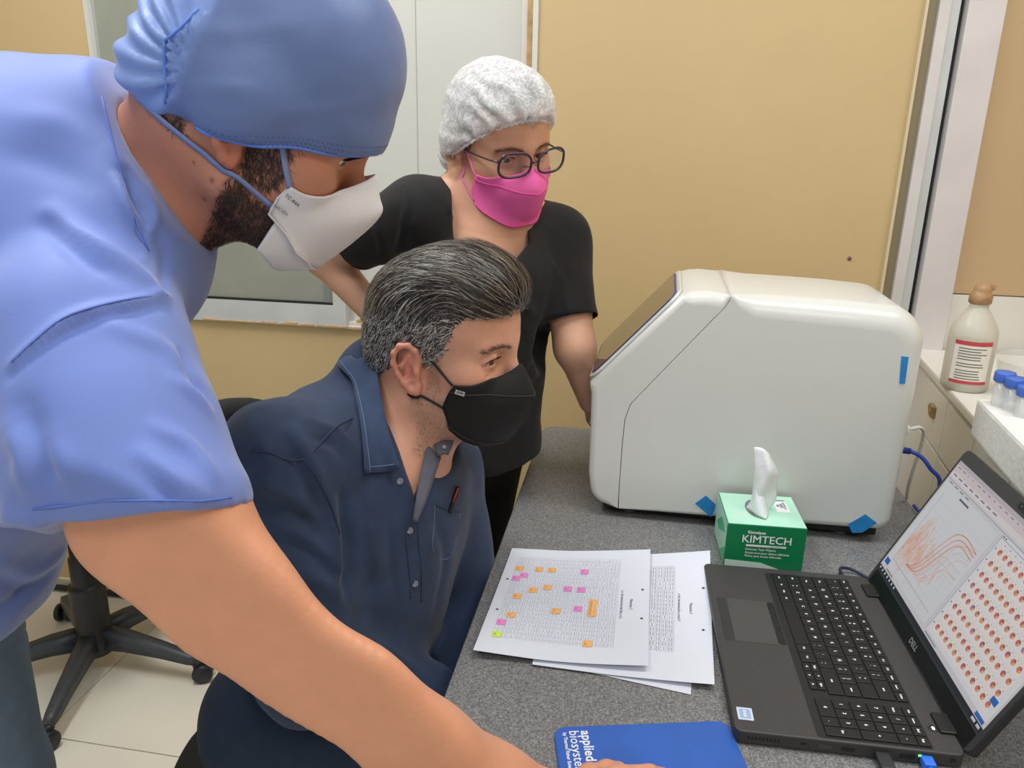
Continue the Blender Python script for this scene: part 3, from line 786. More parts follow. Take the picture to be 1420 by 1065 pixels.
# ================================================================ LAPTOP
tL = -.1336; LA = np.array([math.cos(tL), math.sin(tL), 0]); LB = np.array([-math.sin(tL), math.cos(tL), 0])
LO = np.array([.2524, .6974, TZ]); LO = LO+LA*(-.002)
def lp(x, y, z=0): return LO+LA*x/1000+LB*y/1000+UZ*z/1000
lap = thing('laptop', 'open black laptop with a numeric keypad and lit screen showing amplification curves', 'laptop', lp(118, 180))
m_lb = mat('laptop_black', srgb(60, 58, 58), .5, noise=(300, .08))
m_key = mat('key_black', srgb(17, 17, 18), .55); m_keyb = mat('key_well', srgb(26, 26, 27), .6)
LW, LD, LT = 359, 238, 19
base = rrect(lambda a, b_: lp(a, b_, 3), 0, LD, 0, LW, 9)
MB().prism(base, UZ*.0150, .0018, 2).build('base', m_lb, lap)
MB().prism(rrect(lambda a, b_: lp(a, b_, 1.2), 8, LD-6, 8, LW-8, 8), UZ*.003).build('bottom_plate', mat('under_black', srgb(20, 20, 20), .7), lap)
for a, b_ in ((20, 30), (20, LW-30), (LD-22, 30), (LD-22, LW-30)): MB().lathe(lp(a, b_, 0), [(.008, 0), (.008, .002)], 12).build('foot', m_black, lap)
TT = 18.0
MB().prism(rrect(lambda a, b_: lp(a, b_, TT+.0), 87.5, 206.5, 4, 344, 3), UZ*.0003).build('key_well', m_keyb, lap)
m_tp = mat('touchpad', srgb(70, 68, 66), .35)
MB().prism(rrect(lambda a, b_: lp(a, b_, TT), 9, 80, 165, 264, 2), UZ*.0005, .0002, 1).build('touchpad', m_tp, lap)
b = MB(); b.prism(rrect(lambda a, b_: lp(a, b_, TT+.5), 9.4, 22, 165.4, 263.6, 1), UZ*.0004, .0002, 1); b.build('touchpad_button', mat('tp_button', srgb(44, 43, 43), .4), lap)
for y0, y1 in ((167, 198), (200, 230), (232, 262)): MB().prism(rrect(lambda a, b_: lp(a, b_, TT+.2), 76.5, 86, y0, y1, 1.5), UZ*.0010, .0004, 1).build('pointer_button', m_key, lap)
m_leg = mat('legend', srgb(225, 228, 232), .5, emit=.25)
KC = {}
def key(y, x, w, h, leg, nm='key'):
    """y,x: the corner nearest the hinge-left (typist's top left); w along the row, h towards the typist"""
    kk = (round(w, 1), round(h, 1))
    if kk not in KC:
        KC[kk] = MB().prism([LA*a/1000+LB*b_/1000 for a, b_ in [(-h+1.2, -w+1.2), (0, -w+1.2), (0, 0), (-h+1.2, 0)]], UZ*.0020, .0008, 2).mesh('key')
    o = link(nm, KC[kk], m_key, lap); o.location = tuple(lp(x, y, TT+.2))
    if leg:
        b = MB()
        lines = leg.split('|')
        for i, s in enumerate(lines):
            sz = 5.4 if len(s) == 1 else (3.6 if len(s) < 4 else 2.9)
            if len(lines) == 2: sz *= .78
            a = x-h/2+(.6 if len(lines) == 1 else (3.0 if i == 0 else -2.6)); yy = y-w/2+.6
            text_into(b, s, sz/1000, lp(a, yy, TT+2.32), -LB, LA, .00022)
        g = b.build('legend', m_leg, o); g.matrix_parent_inverse = Matrix.Translation(o.location).inverted()
U_ = 17.75; YL = 341.5; ph = 18.4
def row(x, h, spec):
    y = YL
    for w, leg in spec:
        if leg is not None: key(y, x, w*U_, h, leg)
        y -= w*U_
xr = [204.5, 190.0, 171.6, 153.2, 134.8, 116.4, 98.0]
row(xr[0], 13.4, [(.9375, s) for s in ['Esc', 'F1', 'F2', 'F3', 'F4', 'F5', 'F6', 'F7', 'F8', 'F9', 'F10', 'F11', 'F12', 'PrtScr', 'Insert', 'Delete']])
xr = [204.5, 190.6, 171.6, 152.6, 133.6, 114.6]
row(xr[1], 18.6, [(1, s) for s in ['°||', '!|1', '"|2', '#|3', '$|4', '%|5', '&|6', '/|7', '(|8', ')|9', '=|0', "?|'", '¡|¿']]+[(2, 'Back')])
row(xr[2], 18.6, [(1.5, 'Tab')]+[(1, s) for s in 'QWERTYUIOP']+[(1, '¨|´'), (1, '*|+'), (1.5, None)])
row(xr[3], 18.6, [(1.75, 'Bloq')]+[(1, s) for s in 'ASDFGHJKL']+[(1, 'Ñ'), (1, '^|{'), (1, '[|}'), (1.25, 'Enter')])
row(xr[4], 18.6, [(1.25, 'Shift'), (1, '>|<')]+[(1, s) for s in 'ZXCVBNM']+[(1, ';|,'), (1, ':|.'), (1, '_|-'), (2.75, 'Shift')])
row(xr[5], 18.6, [(1.25, 'Ctrl'), (1, 'Fn'), (1, 'Win'), (1, 'Alt'), (5.45, ''), (1, 'Alt'), (1.1, 'Ctrl')])
key(YL-13.5*U_, xr[2], 1.5*U_, 18.6, '')
# arrows and page keys, a little narrower
ay = YL-11.85*U_
for k, (s1_, s2_) in enumerate([('Pg|Up', '<'), ('^', 'v'), ('Pg|Dn', '>')]):
    key(ay-k*16.6, xr[5], 16.6, 9.3, s1_.replace('|', '')); key(ay-k*16.6, xr[5]-9.6, 16.6, 9.3, s2_)
# number block
ny = 66; nw = 15.2
def nrow(x, h, lst):
    y = ny
    for w, leg in lst:
        if leg is not None: key(y, x, w*nw, h, leg)
        y -= w*nw
nrow(xr[0], 13.4, [(1, 'Calc'), (1, 'Home'), (1, 'End'), (1, 'Sup')])
nrow(xr[1], 18.6, [(1, 'Num'), (1, '/'), (1, '*'), (1, '-')])
nrow(xr[2], 18.6, [(1, '7'), (1, '8'), (1, '9'), (1, None)])
nrow(xr[3], 18.6, [(1, '4'), (1, '5'), (1, '6')])
nrow(xr[4], 18.6, [(1, '1'), (1, '2'), (1, '3')])
nrow(xr[5], 18.6, [(2, '0'), (1, '.')])
key(ny-3*nw, xr[2], nw, 37.6, '+'); key(ny-3*nw, xr[4], nw, 37.6, 'Ent')
# hinges, power key, stickers, ports
for y0, y1 in ((30, 62), (LW-58, LW-26)): MB().prism(rrect(lambda a, b_: lp(a, b_, TT-1), 222, 240, y0, y1, 2), UZ*.004, .001, 2).build('hinge', mat('hinge_black', srgb(24, 24, 25), .4), lap)
MB().lathe(lp(217, 37, TT), [(.0052, 0), (.0052, .0006), (.0040, .0007), (.0001, .0007)], 18).build('power_button', mat('power_grey', srgb(40, 40, 40), .4), lap)
b = MB(); b.prism(rrect(lambda a, b_: lp(a, b_, TT+.75), 215.5, 218.5, 34.5, 39.5, 1.4), UZ*.0001); b.build('power_light', mat('led', (1, 1, 1), .4, emit=1.5), lap)
b = MB(); b.prism(rrect(lambda a, b_: lp(a, b_, TT), 6, 23, 18, 38, 1), UZ*.0003); st = b.build('sticker', mat('sticker', srgb(205, 214, 235), .3), lap)
b = MB(); b.prism(rrect(lambda a, b_: lp(a, b_, TT+.3), 8.5, 20.5, 20.5, 35.5, 1), UZ*.0001); g = b.build('emblem', mat('sticker_blue', srgb(150, 178, 214), .3), st)
b = MB(); text_into(b, 'intel', .0062, lp(14.5, 28, TT+.5), -LB, LA, .0002); g = b.build('lettering', m_wh, st)
def port(x, w, z0=6, z1=11, col=None, nm='port'): MB().prism([lp(x, -.3, z0), lp(x+w, -.3, z0), lp(x+w, -.3, z1), lp(x, -.3, z1)], LB*.0006).build(nm, col or m_black, lap)
port(70, 6, 9, 12); port(88, 14, 7, 12, mat('port_grey', srgb(70, 70, 72), .4)); port(112, 14, 7, 12); port(172, 15, 5.5, 12); port(222, 6, 8, 13)
b = MB()
for k in range(9): b.prism([lp(14+k*4, -.3, 8), lp(16+k*4, -.3, 8), lp(16+k*4, -.3, 12), lp(14+k*4, -.3, 12)], LB*.0005)
b.build('vent', m_black, lap)
b = MB(); b.prism([lp(190, -.8, 11.2), lp(194, -.8, 11.2), lp(194, -.8, 13.2), lp(190, -.8, 13.2)], LB*.0004); b.build('port_light', mat('green_led', (.15, 1, .1), .4, emit=3), lap)
# lid
TILT = math.radians(25.5)
ld = LA*math.sin(TILT)+UZ*math.cos(TILT); ln = -LA*math.cos(TILT)+UZ*math.sin(TILT)      # up the lid; out of the screen
HG = lp(237, 0, 14)
def sc(u, v, h=0): return HG+LB*u/1000+ld*v/1000+ln*h/1000
MB().prism([p-ln*.008 for p in rrect(lambda a, b_: sc(b_, a), 2, 240, 0, LW, 9)], ln*.008, .001, 2).build('lid', mat('lid_black', srgb(40, 40, 41), .5), lap)
MB().prism(rrect(lambda a, b_: sc(b_, a), 4, 238.5, 1.5, LW-1.5, 8), ln*.0010, .0005, 1).build('bezel', mat('bezel_grey', srgb(54, 55, 57), .5), lap)
MB().tube([sc(55, 3, -3), sc(LW-55, 3, -3)], .0048, 12).build('hinge_bar', mat('hinge_black', 0), lap)
MB().prism(rrect(lambda a, b_: sc(b_, a, 1.0), 5, 26, 10, LW-10, 2), ln*.0003).build('chin', mat('chin', srgb(24, 25, 27), .3), lap)
b = MB(); text_into(b, 'DELL', .0105, sc(LW/2, 14.5, 1.5), -LB, ld, .0004); b.build('lettering', mat('logo_grey', srgb(140, 142, 146), .4), lap)
b = MB(); b.prism(rrect(lambda a, b_: sc(b_, a, 1.0), 227.5, 236, 163, 196, 3.8), ln*.0004); b.build('camera_bar', mat('cam_black', srgb(14, 14, 15), .3), lap)
for u in (171, 179.5, 188): MB().lathe(sc(u, 231.8, 1.4), [(.0019, 0), (.0019, .0004), (.0001, .0004)], 12, LB, ld, ln).build('camera_lens', mat('lens', srgb(70, 70, 74), .2), lap)
# the lit screen: flat picture on the panel. U from the left (far) edge, V from the top
SW, SH = 344.0, 193.5; su0 = LW-7.5; sv0 = 222.5
def scr(U, V, h=1.2): return sc(su0-U*SW, sv0-V*SH, h)
m_scr = mat('screen_glow', (1, 1, 1), .35, attr='Col', emit=.64, spec=.3)
m_scr.node_tree.nodes['Principled BSDF'].inputs['Base Color'].default_value = (.02, .02, .02, 1)
for l in list(m_scr.node_tree.links):
    if l.to_socket.name == 'Base Color': m_scr.node_tree.links.remove(l)
class Scr:
    def __init__(s): s.V = []; s.F = []; s.C = []
    def poly(s, pts, col, lay=0):
        o = len(s.V)
        for U, V in pts: s.V.append(scr(U, V, 1.2+.03*lay)); s.C.append(srgb(*col))
        s.F.append(list(range(o, o+len(pts))))
    def rect(s, u0, v0, u1, v1, col, lay=1): s.poly([(u0, v1), (u1, v1), (u1, v0), (u0, v0)], col, lay)
    def line(s, pts, w, col, lay=2):
        for (a, b_), (c_, d) in zip(pts[:-1], pts[1:]):
            dx, dy = (c_-a)*SW, (d-b_)*SH; L = math.hypot(dx, dy)+1e-9; nx, ny = -dy/L*w/2/SW, dx/L*w/2/SH
            s.poly([(a+nx, b_+ny), (c_+nx, d+ny), (c_-nx, d-ny), (a-nx, b_-ny)], col, lay)
    def build(s, nm):
        me = mesh_np(nm, s.V, s.F, False, np.array(s.C)); return link(nm, me, m_scr, lap)
S = Scr(); S.rect(0, 0, 1, 1, (222, 219, 222), 0)
S.rect(0, 0, 1, .03, (200, 190, 198)); S.rect(0, .03, 1, .085, (226, 212, 214)); S.rect(0, .085, 1, .125, (236, 228, 230)); S.rect(0, .14, 1, .145, (170, 165, 175), 2)
rnd = random.Random(2)
for k in range(22): S.rect(.015+k*.045, .04, .015+k*.045+rnd.uniform(.008, .03), .048, (150, 140, 160), 2)
for k in range(8): S.rect(.02+k*.05, .095, .02+k*.05+.03, .106, (140, 130, 150), 2)
S.rect(0, .965, 1, 1, (26, 30, 48), 2)
for k in range(7): S.rect(.012+k*.028, .972, .022+k*.028, .990, (210, 215, 225), 3)
S.rect(.93, .974, .955, .992, (210, 215, 225), 3); S.rect(.965, .974, .985, .992, (210, 215, 225), 3)
# left: amplification plot
S.rect(.012, .17, .47, .93, (228, 229, 234), 1)
S.rect(.16, .19, .24, .205, (100, 100, 120), 3)
for k in range(4): S.rect(.03+k*.05, .155, .06+k*.05, .163, (130, 130, 150), 3)
for k in range(7): S.line([(.05, .30+k*.085), (.45, .30+k*.085)], .25, (200, 202, 214), 2)
S.line([(.05, .24), (.05, .86), (.45, .86)], .5, (120, 122, 140), 2)
for k in range(13):
    c0 = rnd.uniform(.20, .36); top = rnd.uniform(.30, .62); col = rnd.choice([(238, 170, 140), (240, 190, 160), (236, 160, 130), (206, 196, 200), (225, 205, 170)])
    pts = [(u, .80-(.80-top)/(1+math.exp(-(u-c0)/.018))*(1+.15*(u-c0))) for u in np.linspace(c0-.08, .45, 18)]; S.line(pts, .55, col, 2)
for k in range(3): pts = [(u, .80-(.80-.34-.03*k)/(1+math.exp(-(u-.24-.02*k)/.02))*(1-.6*max(0, u-.36))) for u in np.linspace(.15, .45, 20)]; S.line(pts, 1.1, (236, 120, 80), 3)
for k in range(420):
    u = .055+abs(rnd.gauss(0, .12)); v = rnd.gauss(.66, .10)+.12*(u-.1)
    if u > .40 or v > .90 or v < .42: continue
    l = rnd.uniform(.01, .05); S.line([(u, v-l), (u+rnd.uniform(-.004, .006), v+l)], rnd.uniform(.3, .8), rnd.choice([(243, 160, 115), (240, 175, 140), (238, 190, 165), (244, 148, 98), (236, 205, 185)]), 3)
S.rect(.012, .885, .05, .93, (40, 96, 190), 4); S.rect(.06, .945, .13, .953, (110, 110, 130), 3)
# right: plate of 8 x 12 wells
S.rect(.495, .15, .99, .93, (238, 236, 240), 1); S.line([(.495, .17), (.99, .17)], .8, (150, 160, 190), 2); S.line([(.495, .15), (.495, .93)], .8, (150, 160, 190), 2)
S.rect(.50, .155, .51, .163, (70, 70, 90), 3); S.rect(.515, .155, .525, .163, (70, 70, 90), 3)
for i in range(12):
    S.rect(.537+i*.037, .186, .541+i*.037, .196, (120, 130, 150), 3)
    for j in range(8):
        cu, cv = .540+i*.037, .245+j*.088; r = 4.0
        S.rect(cu-.0165, cv-.040, cu+.0165, cv+.040, (250, 240, 238), 2)
        col = rnd.choices([(214, 110, 110), (224, 130, 110), (196, 100, 130), (170, 130, 180), (226, 160, 120)], [5, 5, 3, 1, 2])[0]
        for h0, h1, cc in ((90, 260, col), (260, 380, (238, 176, 120)), (20, 90, (176, 96, 104))):
            pts = [(cu, cv)]+[(cu+r*math.cos(math.radians(a))/SW, cv-r*math.sin(math.radians(a))/SH) for a in np.linspace(h0, h1, 7)]
            S.poly(pts, cc, 3)
        S.rect(cu-.013, cv-.034, cu-.008, cv-.024, (240, 220, 120), 3); S.rect(cu+.008, cv-.034, cu+.013, cv-.024, (160, 214, 150), 3)
for j in range(8): S.rect(.505, .240+j*.088, .511, .250+j*.088, (90, 90, 110), 3)
S.rect(.94, .80, .975, .84, (40, 110, 200), 4); S.rect(.93, .935, .985, .96, (40, 110, 200), 4)
S.rect(.50, .945, .60, .953, (140, 140, 160), 3)
S.build('screen')
home_children = [c for c in lap.children]
for c in home_children:
    if c.location.length < 1e-9: c.matrix_parent_inverse = Matrix.Translation(lap.location).inverted()
    else: c.location = tuple(Vector(c.location)-lap.location)
# cables at the laptop
cbl = thing('charger_cable', 'black cable with a blue-tipped plug at the far side of the laptop hinge', 'cable', lp(205, 366))
MB().tube([lp(207, 358, 9), lp(207, 368, 9.5)], [.0040, .0036], 10).build('plug', mat('blue_tip', srgb(40, 80, 210), .3, emit=.15), cbl)
MB().tube([lp(207, 368, 9.5), lp(207, 378, 9)], [.0036, .003], 10).build('strain_relief', m_black, cbl)
MB().tube(smooth_path([lp(207, 378, 9), lp(210, 392, 10), lp(222, 398, 8), lp(236, 394, 5), lp(246, 384, 3.5), lp(262, 376, 3), lp(300, 370, 3)], 6), .0024, 8).build('cord', mat('cord_navy', srgb(34, 40, 70), .45), cbl); home(cbl)
u1_ = thing('usb_cable', 'flat grey plug and cord at the near side of the laptop', 'cable', lp(153, -10))
MB().box(lp(146, -24, 5.2), LA*.015, LB*.024, UZ*.007, .0015).build('plug', mat('plug_grey', srgb(44, 46, 50), .45), u1_)
MB().tube(smooth_path([lp(153, -23, 8), lp(154, -45, 7), lp(158, -80, 3), lp(170, -120, 2.4)], 5), .0023, 8).build('cord', m_black, u1_); home(u1_)
u2_ = thing('ethernet_cable', 'bright blue cable plugged into the near side of the laptop', 'cable', lp(198, -10))
MB().box(lp(192, -14, 4.5), LA*.012, LB*.014, UZ*.009, .0015).build('plug', mat('bright_blue', srgb(50, 120, 235), .35), u2_)
MB().tube(smooth_path([lp(198, -14, 9), lp(199, -32, 8), lp(204, -70, 3), lp(215, -110, 3)], 5), .003, 8).build('cord', mat('bright_blue', 0), u2_); home(u2_)

# ================================================================ RIGHT: CABINET, BOTTLE, FOAM RACK
CZ = .93
c0 = PZ(1290, 506, CZ); c1 = PZ(1345, 566, CZ); CD = (c1-c0); CD /= np.linalg.norm(CD); CN = np.array([-CD[1], CD[0], 0])   # CD: towards the camera, CN: to the right
if CN[0] < 0: CN = -CN
cab = thing('cabinet', 'cream white drawer cabinet along the right wall with a brown tape pull', 'cabinet', (*(c0+CN*.25+CD*.3)[:2], 0))
m_cab = mat('cabinet_white', srgb(234, 233, 226), .4, noise=(5, .03))
def cq(d, n_, z): return np.array([c0[0], c0[1], 0])+CD*d+CN*n_+UZ*z
cstart = -.16
MB().box(cq(cstart, .012, .0), CD*1.14, CN*.45, UZ*(CZ-.02), .002).build('body', m_cab, cab)
MB().box(cq(cstart, -.006, CZ-.02), CD*1.15, CN*.48, UZ*.02, .005).build('worktop', mat('worktop_white', srgb(230, 229, 222), .3), cab)
m_drw = mat('drawer_cream', srgb(233, 232, 223), .42)
d0 = -.016
for k in range(5):
    dr = MB().box(cq(d0+k*.185, .000, CZ-.028-.112), CD*.181, CN*.012, UZ*.108, .0015).build('drawer', m_drw, cab)
    if k == 0:
        q = cq(d0+.098, -.001, CZ-.075)
        MB().prism([q+CD*a+UZ*b_ for a, b_ in ((-.012, .006), (-.004, .014), (.022, .012), (.022, -.012), (.002, -.010))], -CN*.008, .002, 2).build('pull', mat('brown_tape', srgb(160, 128, 84), .35, noise=(80, .25)), dr)
    MB().box(cq(d0+k*.185, .000, .06), CD*.181, CN*.012, UZ*(CZ-.028-.112-.066), .0015).build('door', m_drw, cab)
home(cab)
# wash bottle
bp = PZ(1345, 545, CZ); bp = bp+WY*.035
bo = thing('wash_bottle', 'translucent plastic bottle with red and white label and brown taped cap', 'bottle', bp)
m_pl = mat('milky_plastic', srgb(226, 222, 208), .3, alpha=.6, noise=(8, .03), sss=0)
prof = [(.0005, .0), (.037, .0), (.041, .004), (.0415, .015), (.0415, .105), (.040, .118), (.034, .130), (.024, .147), (.0175, .156), (.0165, .161), (.0165, .167)]
MB().lathe(bp, prof, 36).build('body', m_pl, bo)
MB().lathe(bp+UZ*.002, [(.0005, 0), (.038, 0), (.039, .09), (.0005, .09)], 30).build('liquid', mat('clear_liquid', srgb(214, 208, 190), .15, alpha=.45), bo)
MB().lathe(bp, [(.0165, .165), (.0195, .167), (.0200, .182), (.0165, .186), (.0150, .192), (.0125, .200), (.0005, .202)], 20).build('cap', mat('tape_cap', srgb(176, 138, 98), .4, noise=(60, .2)), bo)
MB().prism([bp+UZ*.190+WX*.010, bp+UZ*.202+WX*.014, bp+UZ*.200+WX*.024, bp+UZ*.191+WX*.022], WY*.001).build('tape_end', mat('tape_cap', 0), bo)
def labelstrip(z0_, z1_, r, m_, a0=200, a1=292, nm='label'):
    V = []; n = 14
    for k in range(n+1):
        a = math.radians(a0+(a1-a0)*k/n); d = np.array([math.cos(a), math.sin(a), 0]); V += [bp+d*r+UZ*z0_, bp+d*r+UZ*z1_]
    return MB().add(V, [[2*k, 2*k+2, 2*k+3, 2*k+1] for k in range(n)], True).build(nm, m_, bo)
lab = labelstrip(.018, .100, .0420, mat('label_paper', srgb(236, 232, 222), .5))
for z0_, z1_ in ((.018, .024), (.092, .100)): labelstrip(z0_, z1_, .0423, mat('label_red', srgb(198, 72, 84), .5), nm='label_stripe')
b = MB()
for k in range(11):
    z = .085-k*.0052-(.003 if k > 4 else 0)-(.003 if k > 6 else 0); a0, a1 = 212, 212+random.Random(k).uniform(50, 68)
    V = []
    for q in range(9):
        a = math.radians(a0+(a1-a0)*q/8); d = np.array([math.cos(a), math.sin(a), 0]); V += [bp+d*.0424+UZ*z, bp+d*.0424+UZ*(z+.0019)]
    b.add(V, [[2*q, 2*q+2, 2*q+3, 2*q+1] for q in range(8)])
b.build('lettering', mat('label_grey', srgb(120, 118, 116), .6), bo); home(bo)
# foam rack
f0 = PZ(1344, 602, CZ)
fr = thing('foam_rack', 'thick white foam block holding blue capped tubes on the cabinet', 'rack', f0+CD*.1+CN*.1)
FH = .062
def fq(d, n_, z): return f0+CD*d+CN*n_+UZ*z
MB().box(fq(0, 0, 0), CD*.30, CN*.26, UZ*FH, .006).build('block', mat('foam', srgb(236, 237, 232), .75, noise=(40, .03), bump=(120, .5, .003)), fr)
home(fr)
m_tube = mat('tube_plastic', srgb(226, 230, 232), .15, alpha=.45)
m_cap = mat('cap_blue', srgb(70, 110, 200), .4)
tl = ['blue capped tube nearest the bottle in the foam block', 'second blue capped tube from the bottle in the foam block', 'third blue capped tube from the bottle, at the picture edge']
for k, (px, py, d_) in enumerate([(1394, 521, 1.185), (1409, 529, 1.165), (1426, 541, 1.14)]):
    q = P(px, py, d_); zt = q[2]; zb_ = CZ+FH-.02
    t = thing('centrifuge_tube', tl[k], 'tube', (q[0], q[1], zb_), 'blue capped tubes in the foam block')
    MB().lathe((q[0], q[1], zb_), [(.0005, 0), (.0108, .004), (.0118, .01), (.0118, zt-zb_-.004)], 20).build('barrel', m_tube, t)
    pr_ = [(.0142, -.009), (.0148, -.007), (.0148, .004), (.0138, .006), (.0005, .006)]
    MB().lathe((q[0], q[1], zt), pr_, 24).build('cap', m_cap, t); home(t)
# clear plastic tub behind the tubes
q0 = P(1452, 520, 1.42); zt = q0[2]
tb_ = thing('plastic_tub', 'clear plastic tub behind the blue capped tubes', 'tub', (q0[0], q0[1], CZ+.001))
MB().lathe((q0[0], q0[1], CZ+.001), [(.070, 0), (.074, .004), (.084, zt-CZ+.02), (.088, zt-CZ+.024), (.086, zt-CZ+.026), (.082, zt-CZ+.02), (.072, .006)], 36).build('bowl', mat('clear_tub', srgb(232, 234, 230), .08, alpha=.30, spec=.9), tb_); home(tb_)
# ================================================================ PEOPLE
def HR(yaw, pit, rol):
    yaw, pit, rol = [math.radians(a) for a in (yaw, pit, rol)]
    F_ = np.array([math.cos(yaw)*math.cos(pit), math.sin(yaw)*math.cos(pit), -math.sin(pit)])
    Rt = np.array([math.sin(yaw), -math.cos(yaw), 0]); U_h = np.cross(Rt, F_)
    c, s = math.cos(rol), math.sin(rol)
    return np.stack([c*Rt+s*U_h, F_, -s*Rt+c*U_h], 1)
class Head:
    def __init__(s, o, yaw, pit, rol, sc_=1.0): s.o = np.asarray(o, float); s.M = HR(yaw, pit, rol); s.k = sc_
    def p(s, x, y, z): return s.o+s.M@(np.array([x, y, z])*s.k)
    def loc(s, V): return ((V-s.o)@s.M)/s.k
    def e(s, c, r, rot=None):
        M = s.M if rot is None else s.M@rot
        return ell(s.p(*c), np.array(r)*s.k, M)
    def c(s, a, b, ra, rb): return cap(s.p(*a), s.p(*b), ra*s.k, rb*s.k)
def rotx(a): a = math.radians(a); c, s = math.cos(a), math.sin(a); return np.array([[1, 0, 0], [0, c, -s], [0, s, c]])
def rotz(a): a = math.radians(a); c, s = math.cos(a), math.sin(a); return np.array([[c, -s, 0], [s, c, 0], [0, 0, 1.0]])
def roty(a): a = math.radians(a); c, s = math.cos(a), math.sin(a); return np.array([[c, 0, s], [0, 1, 0], [-s, 0, c]])
def head_prims(f, h, soft=1.0, ears=(1, -1), lean=1.0, open_=.0046):
    f.u(h.e((0, -.004, .048), (.076, .098, .084)), .02)
    f.u(h.e((0, .036, .052), (.064, .058, .056)), .03)
    f.u(h.e((0, .034, -.020), (.060, .056, .072)), .03)
    f.u(h.e((0, -.045, .0), (.062, .055, .055)), .03)
    for s in (1, -1):
        f.u(h.e((s*.046, .052, -.008), (.020, .026, .018)), .025)            # cheekbone
        f.u(h.c((s*.056, .004, -.050), (s*.018, .070, -.086), .019*lean, .016), .03)   # jaw
        f.u(h.c((s*.030, .058, -.035), (s*.026, .062, -.055), .024*soft, .022*soft), .03)
        f.u(h.c((s*.008, .086, .028), (s*.040, .074, .030), .011, .008), .018)   # brow ridge
    f.u(h.e((0, .078, -.088), (.022, .018, .016)), .02)
    f.u(h.e((0, .070, -.052), (.030, .028, .030)), .02)
    for s in (1, -1):
        f.s_(h.e((s*.031, .098, .011), (.019, .018, .0125)), .016)
        f.u(h.e((s*.031, .0745, .012), (.0150, .0145, .0138)), .006)           # lids over the eyeball
    f.u(h.c((0, .088, .022), (0, .106, -.012), .0075, .0085), .012)           # nose
    f.u(h.c((0, .106, -.012), (0, .1135, -.028), .0095, .0105), .008)
    for s in (1, -1):
        f.u(h.e((s*.0125, .103, -.031), (.0075, .010, .0075)), .006)
        f.s_(h.e((s*.006, .108, -.040), (.0035, .006, .004)), .002)
    f.u(h.e((0, .099, -.056), (.021, .0085, .0055)), .006); f.u(h.e((0, .097, -.066), (.018, .009, .006)), .005)
    f.s_(h.e((0, .108, -.061), (.022, .006, .0012)), .002)
    for s in (1, -1):
        a = 9*s
        f.s_(h.e((s*.0315, .0905, .0115), (.0138, .0085, open_), roty(a)), .0018)   # eye opening
        f.s_(h.e((s*.0395, .0850, .0108), (.0085, .0075, open_*.72), roty(a)), .0015)
        f.u(h.c((s*.019, .0865, .0165), (s*.034, .0885, .0195), .0016, .0018), .004); f.u(h.c((s*.034, .0885, .0195), (s*.047, .0800, .0135), .0018, .0014), .004)  # upper lid fold
    for s in ears:
        def q(y, z, x=.0): return (s*(.0775+x), y, z)
        f.u(h.e((s*.0745, -.006, -.002), (.0065, .014, .026), rotz(-14*s)), .010)
        rim = [(.004, .012, -.001), (.002, .024, .003), (-.006, .031, .007), (-.016, .030, .011), (-.023, .020, .013), (-.024, .006, .012), (-.019, -.008, .009), (-.012, -.019, .005), (-.004, -.028, .002), (.002, -.030, -.001), (.004, -.022, -.002)]
        for i in range(len(rim)-1):
            (y0, z0_, x0), (y1, z1_, x1) = rim[i], rim[i+1]
            r0, r1 = [.0034 if j < 7 else .0048 for j in (i, i+1)]
            f.u(h.c(q(y0, z0_, x0), q(y1, z1_, x1), r0, r1), .004)
        f.u(h.c(q(-.005, .022, .004), q(-.014, .004, .007), .0028, .0032), .004); f.u(h.c(q(-.014, .004, .007), q(-.006, -.014, .004), .0032, .0028), .004)
        f.u(h.e((s*.080, .003, -.003), (.0035, .004, .0055)), .003)               # tragus
        f.s_(h.e((s*.085, -.007, -.004), (.0075, .0062, .0105), rotz(-14*s)), .003)
def eyes(h, parent, look=(0, 0), iris=(70, 42, 24)):
    """eyeballs with iris and pupil; look=(right, up) degrees"""
    m_ = mat('eye', (1, 1, 1), .12, attr='Col', coat=.6)
    for s in (1, -1):
        n1, n2 = 40, 28; V = []; F = []; Cc = []
        R_ = h.M@rotz(-look[0])@rotx(look[1])
        for i in range(n2+1):
            ph_ = math.pi*i/n2
            for j in range(n1):
                t = 2*math.pi*j/n1; d = np.array([math.sin(ph_)*math.cos(t), math.cos(ph_), math.sin(ph_)*math.sin(t)]); a = math.degrees(ph_)
                r = .0122 if a > 24 else .0122+.0006*math.cos(math.radians(a*90/24))
                V.append(h.p(s*.031, .0735, .0118)+R_@d*r*h.k)
                Cc.append(srgb(8, 6, 6) if a < 11 else (srgb(*iris) if a < 26 else (srgb(28, 18, 14) if a < 30 else srgb(226, 216, 208))))
        for i in range(n2):
            for j in range(n1): F.append([i*n1+j, i*n1+(j+1) % n1, (i+1)*n1+(j+1) % n1, (i+1)*n1+j])
        link('eye', mesh_np('eye', np.array(V), np.array(F), True, np.array(Cc)), m_, parent)
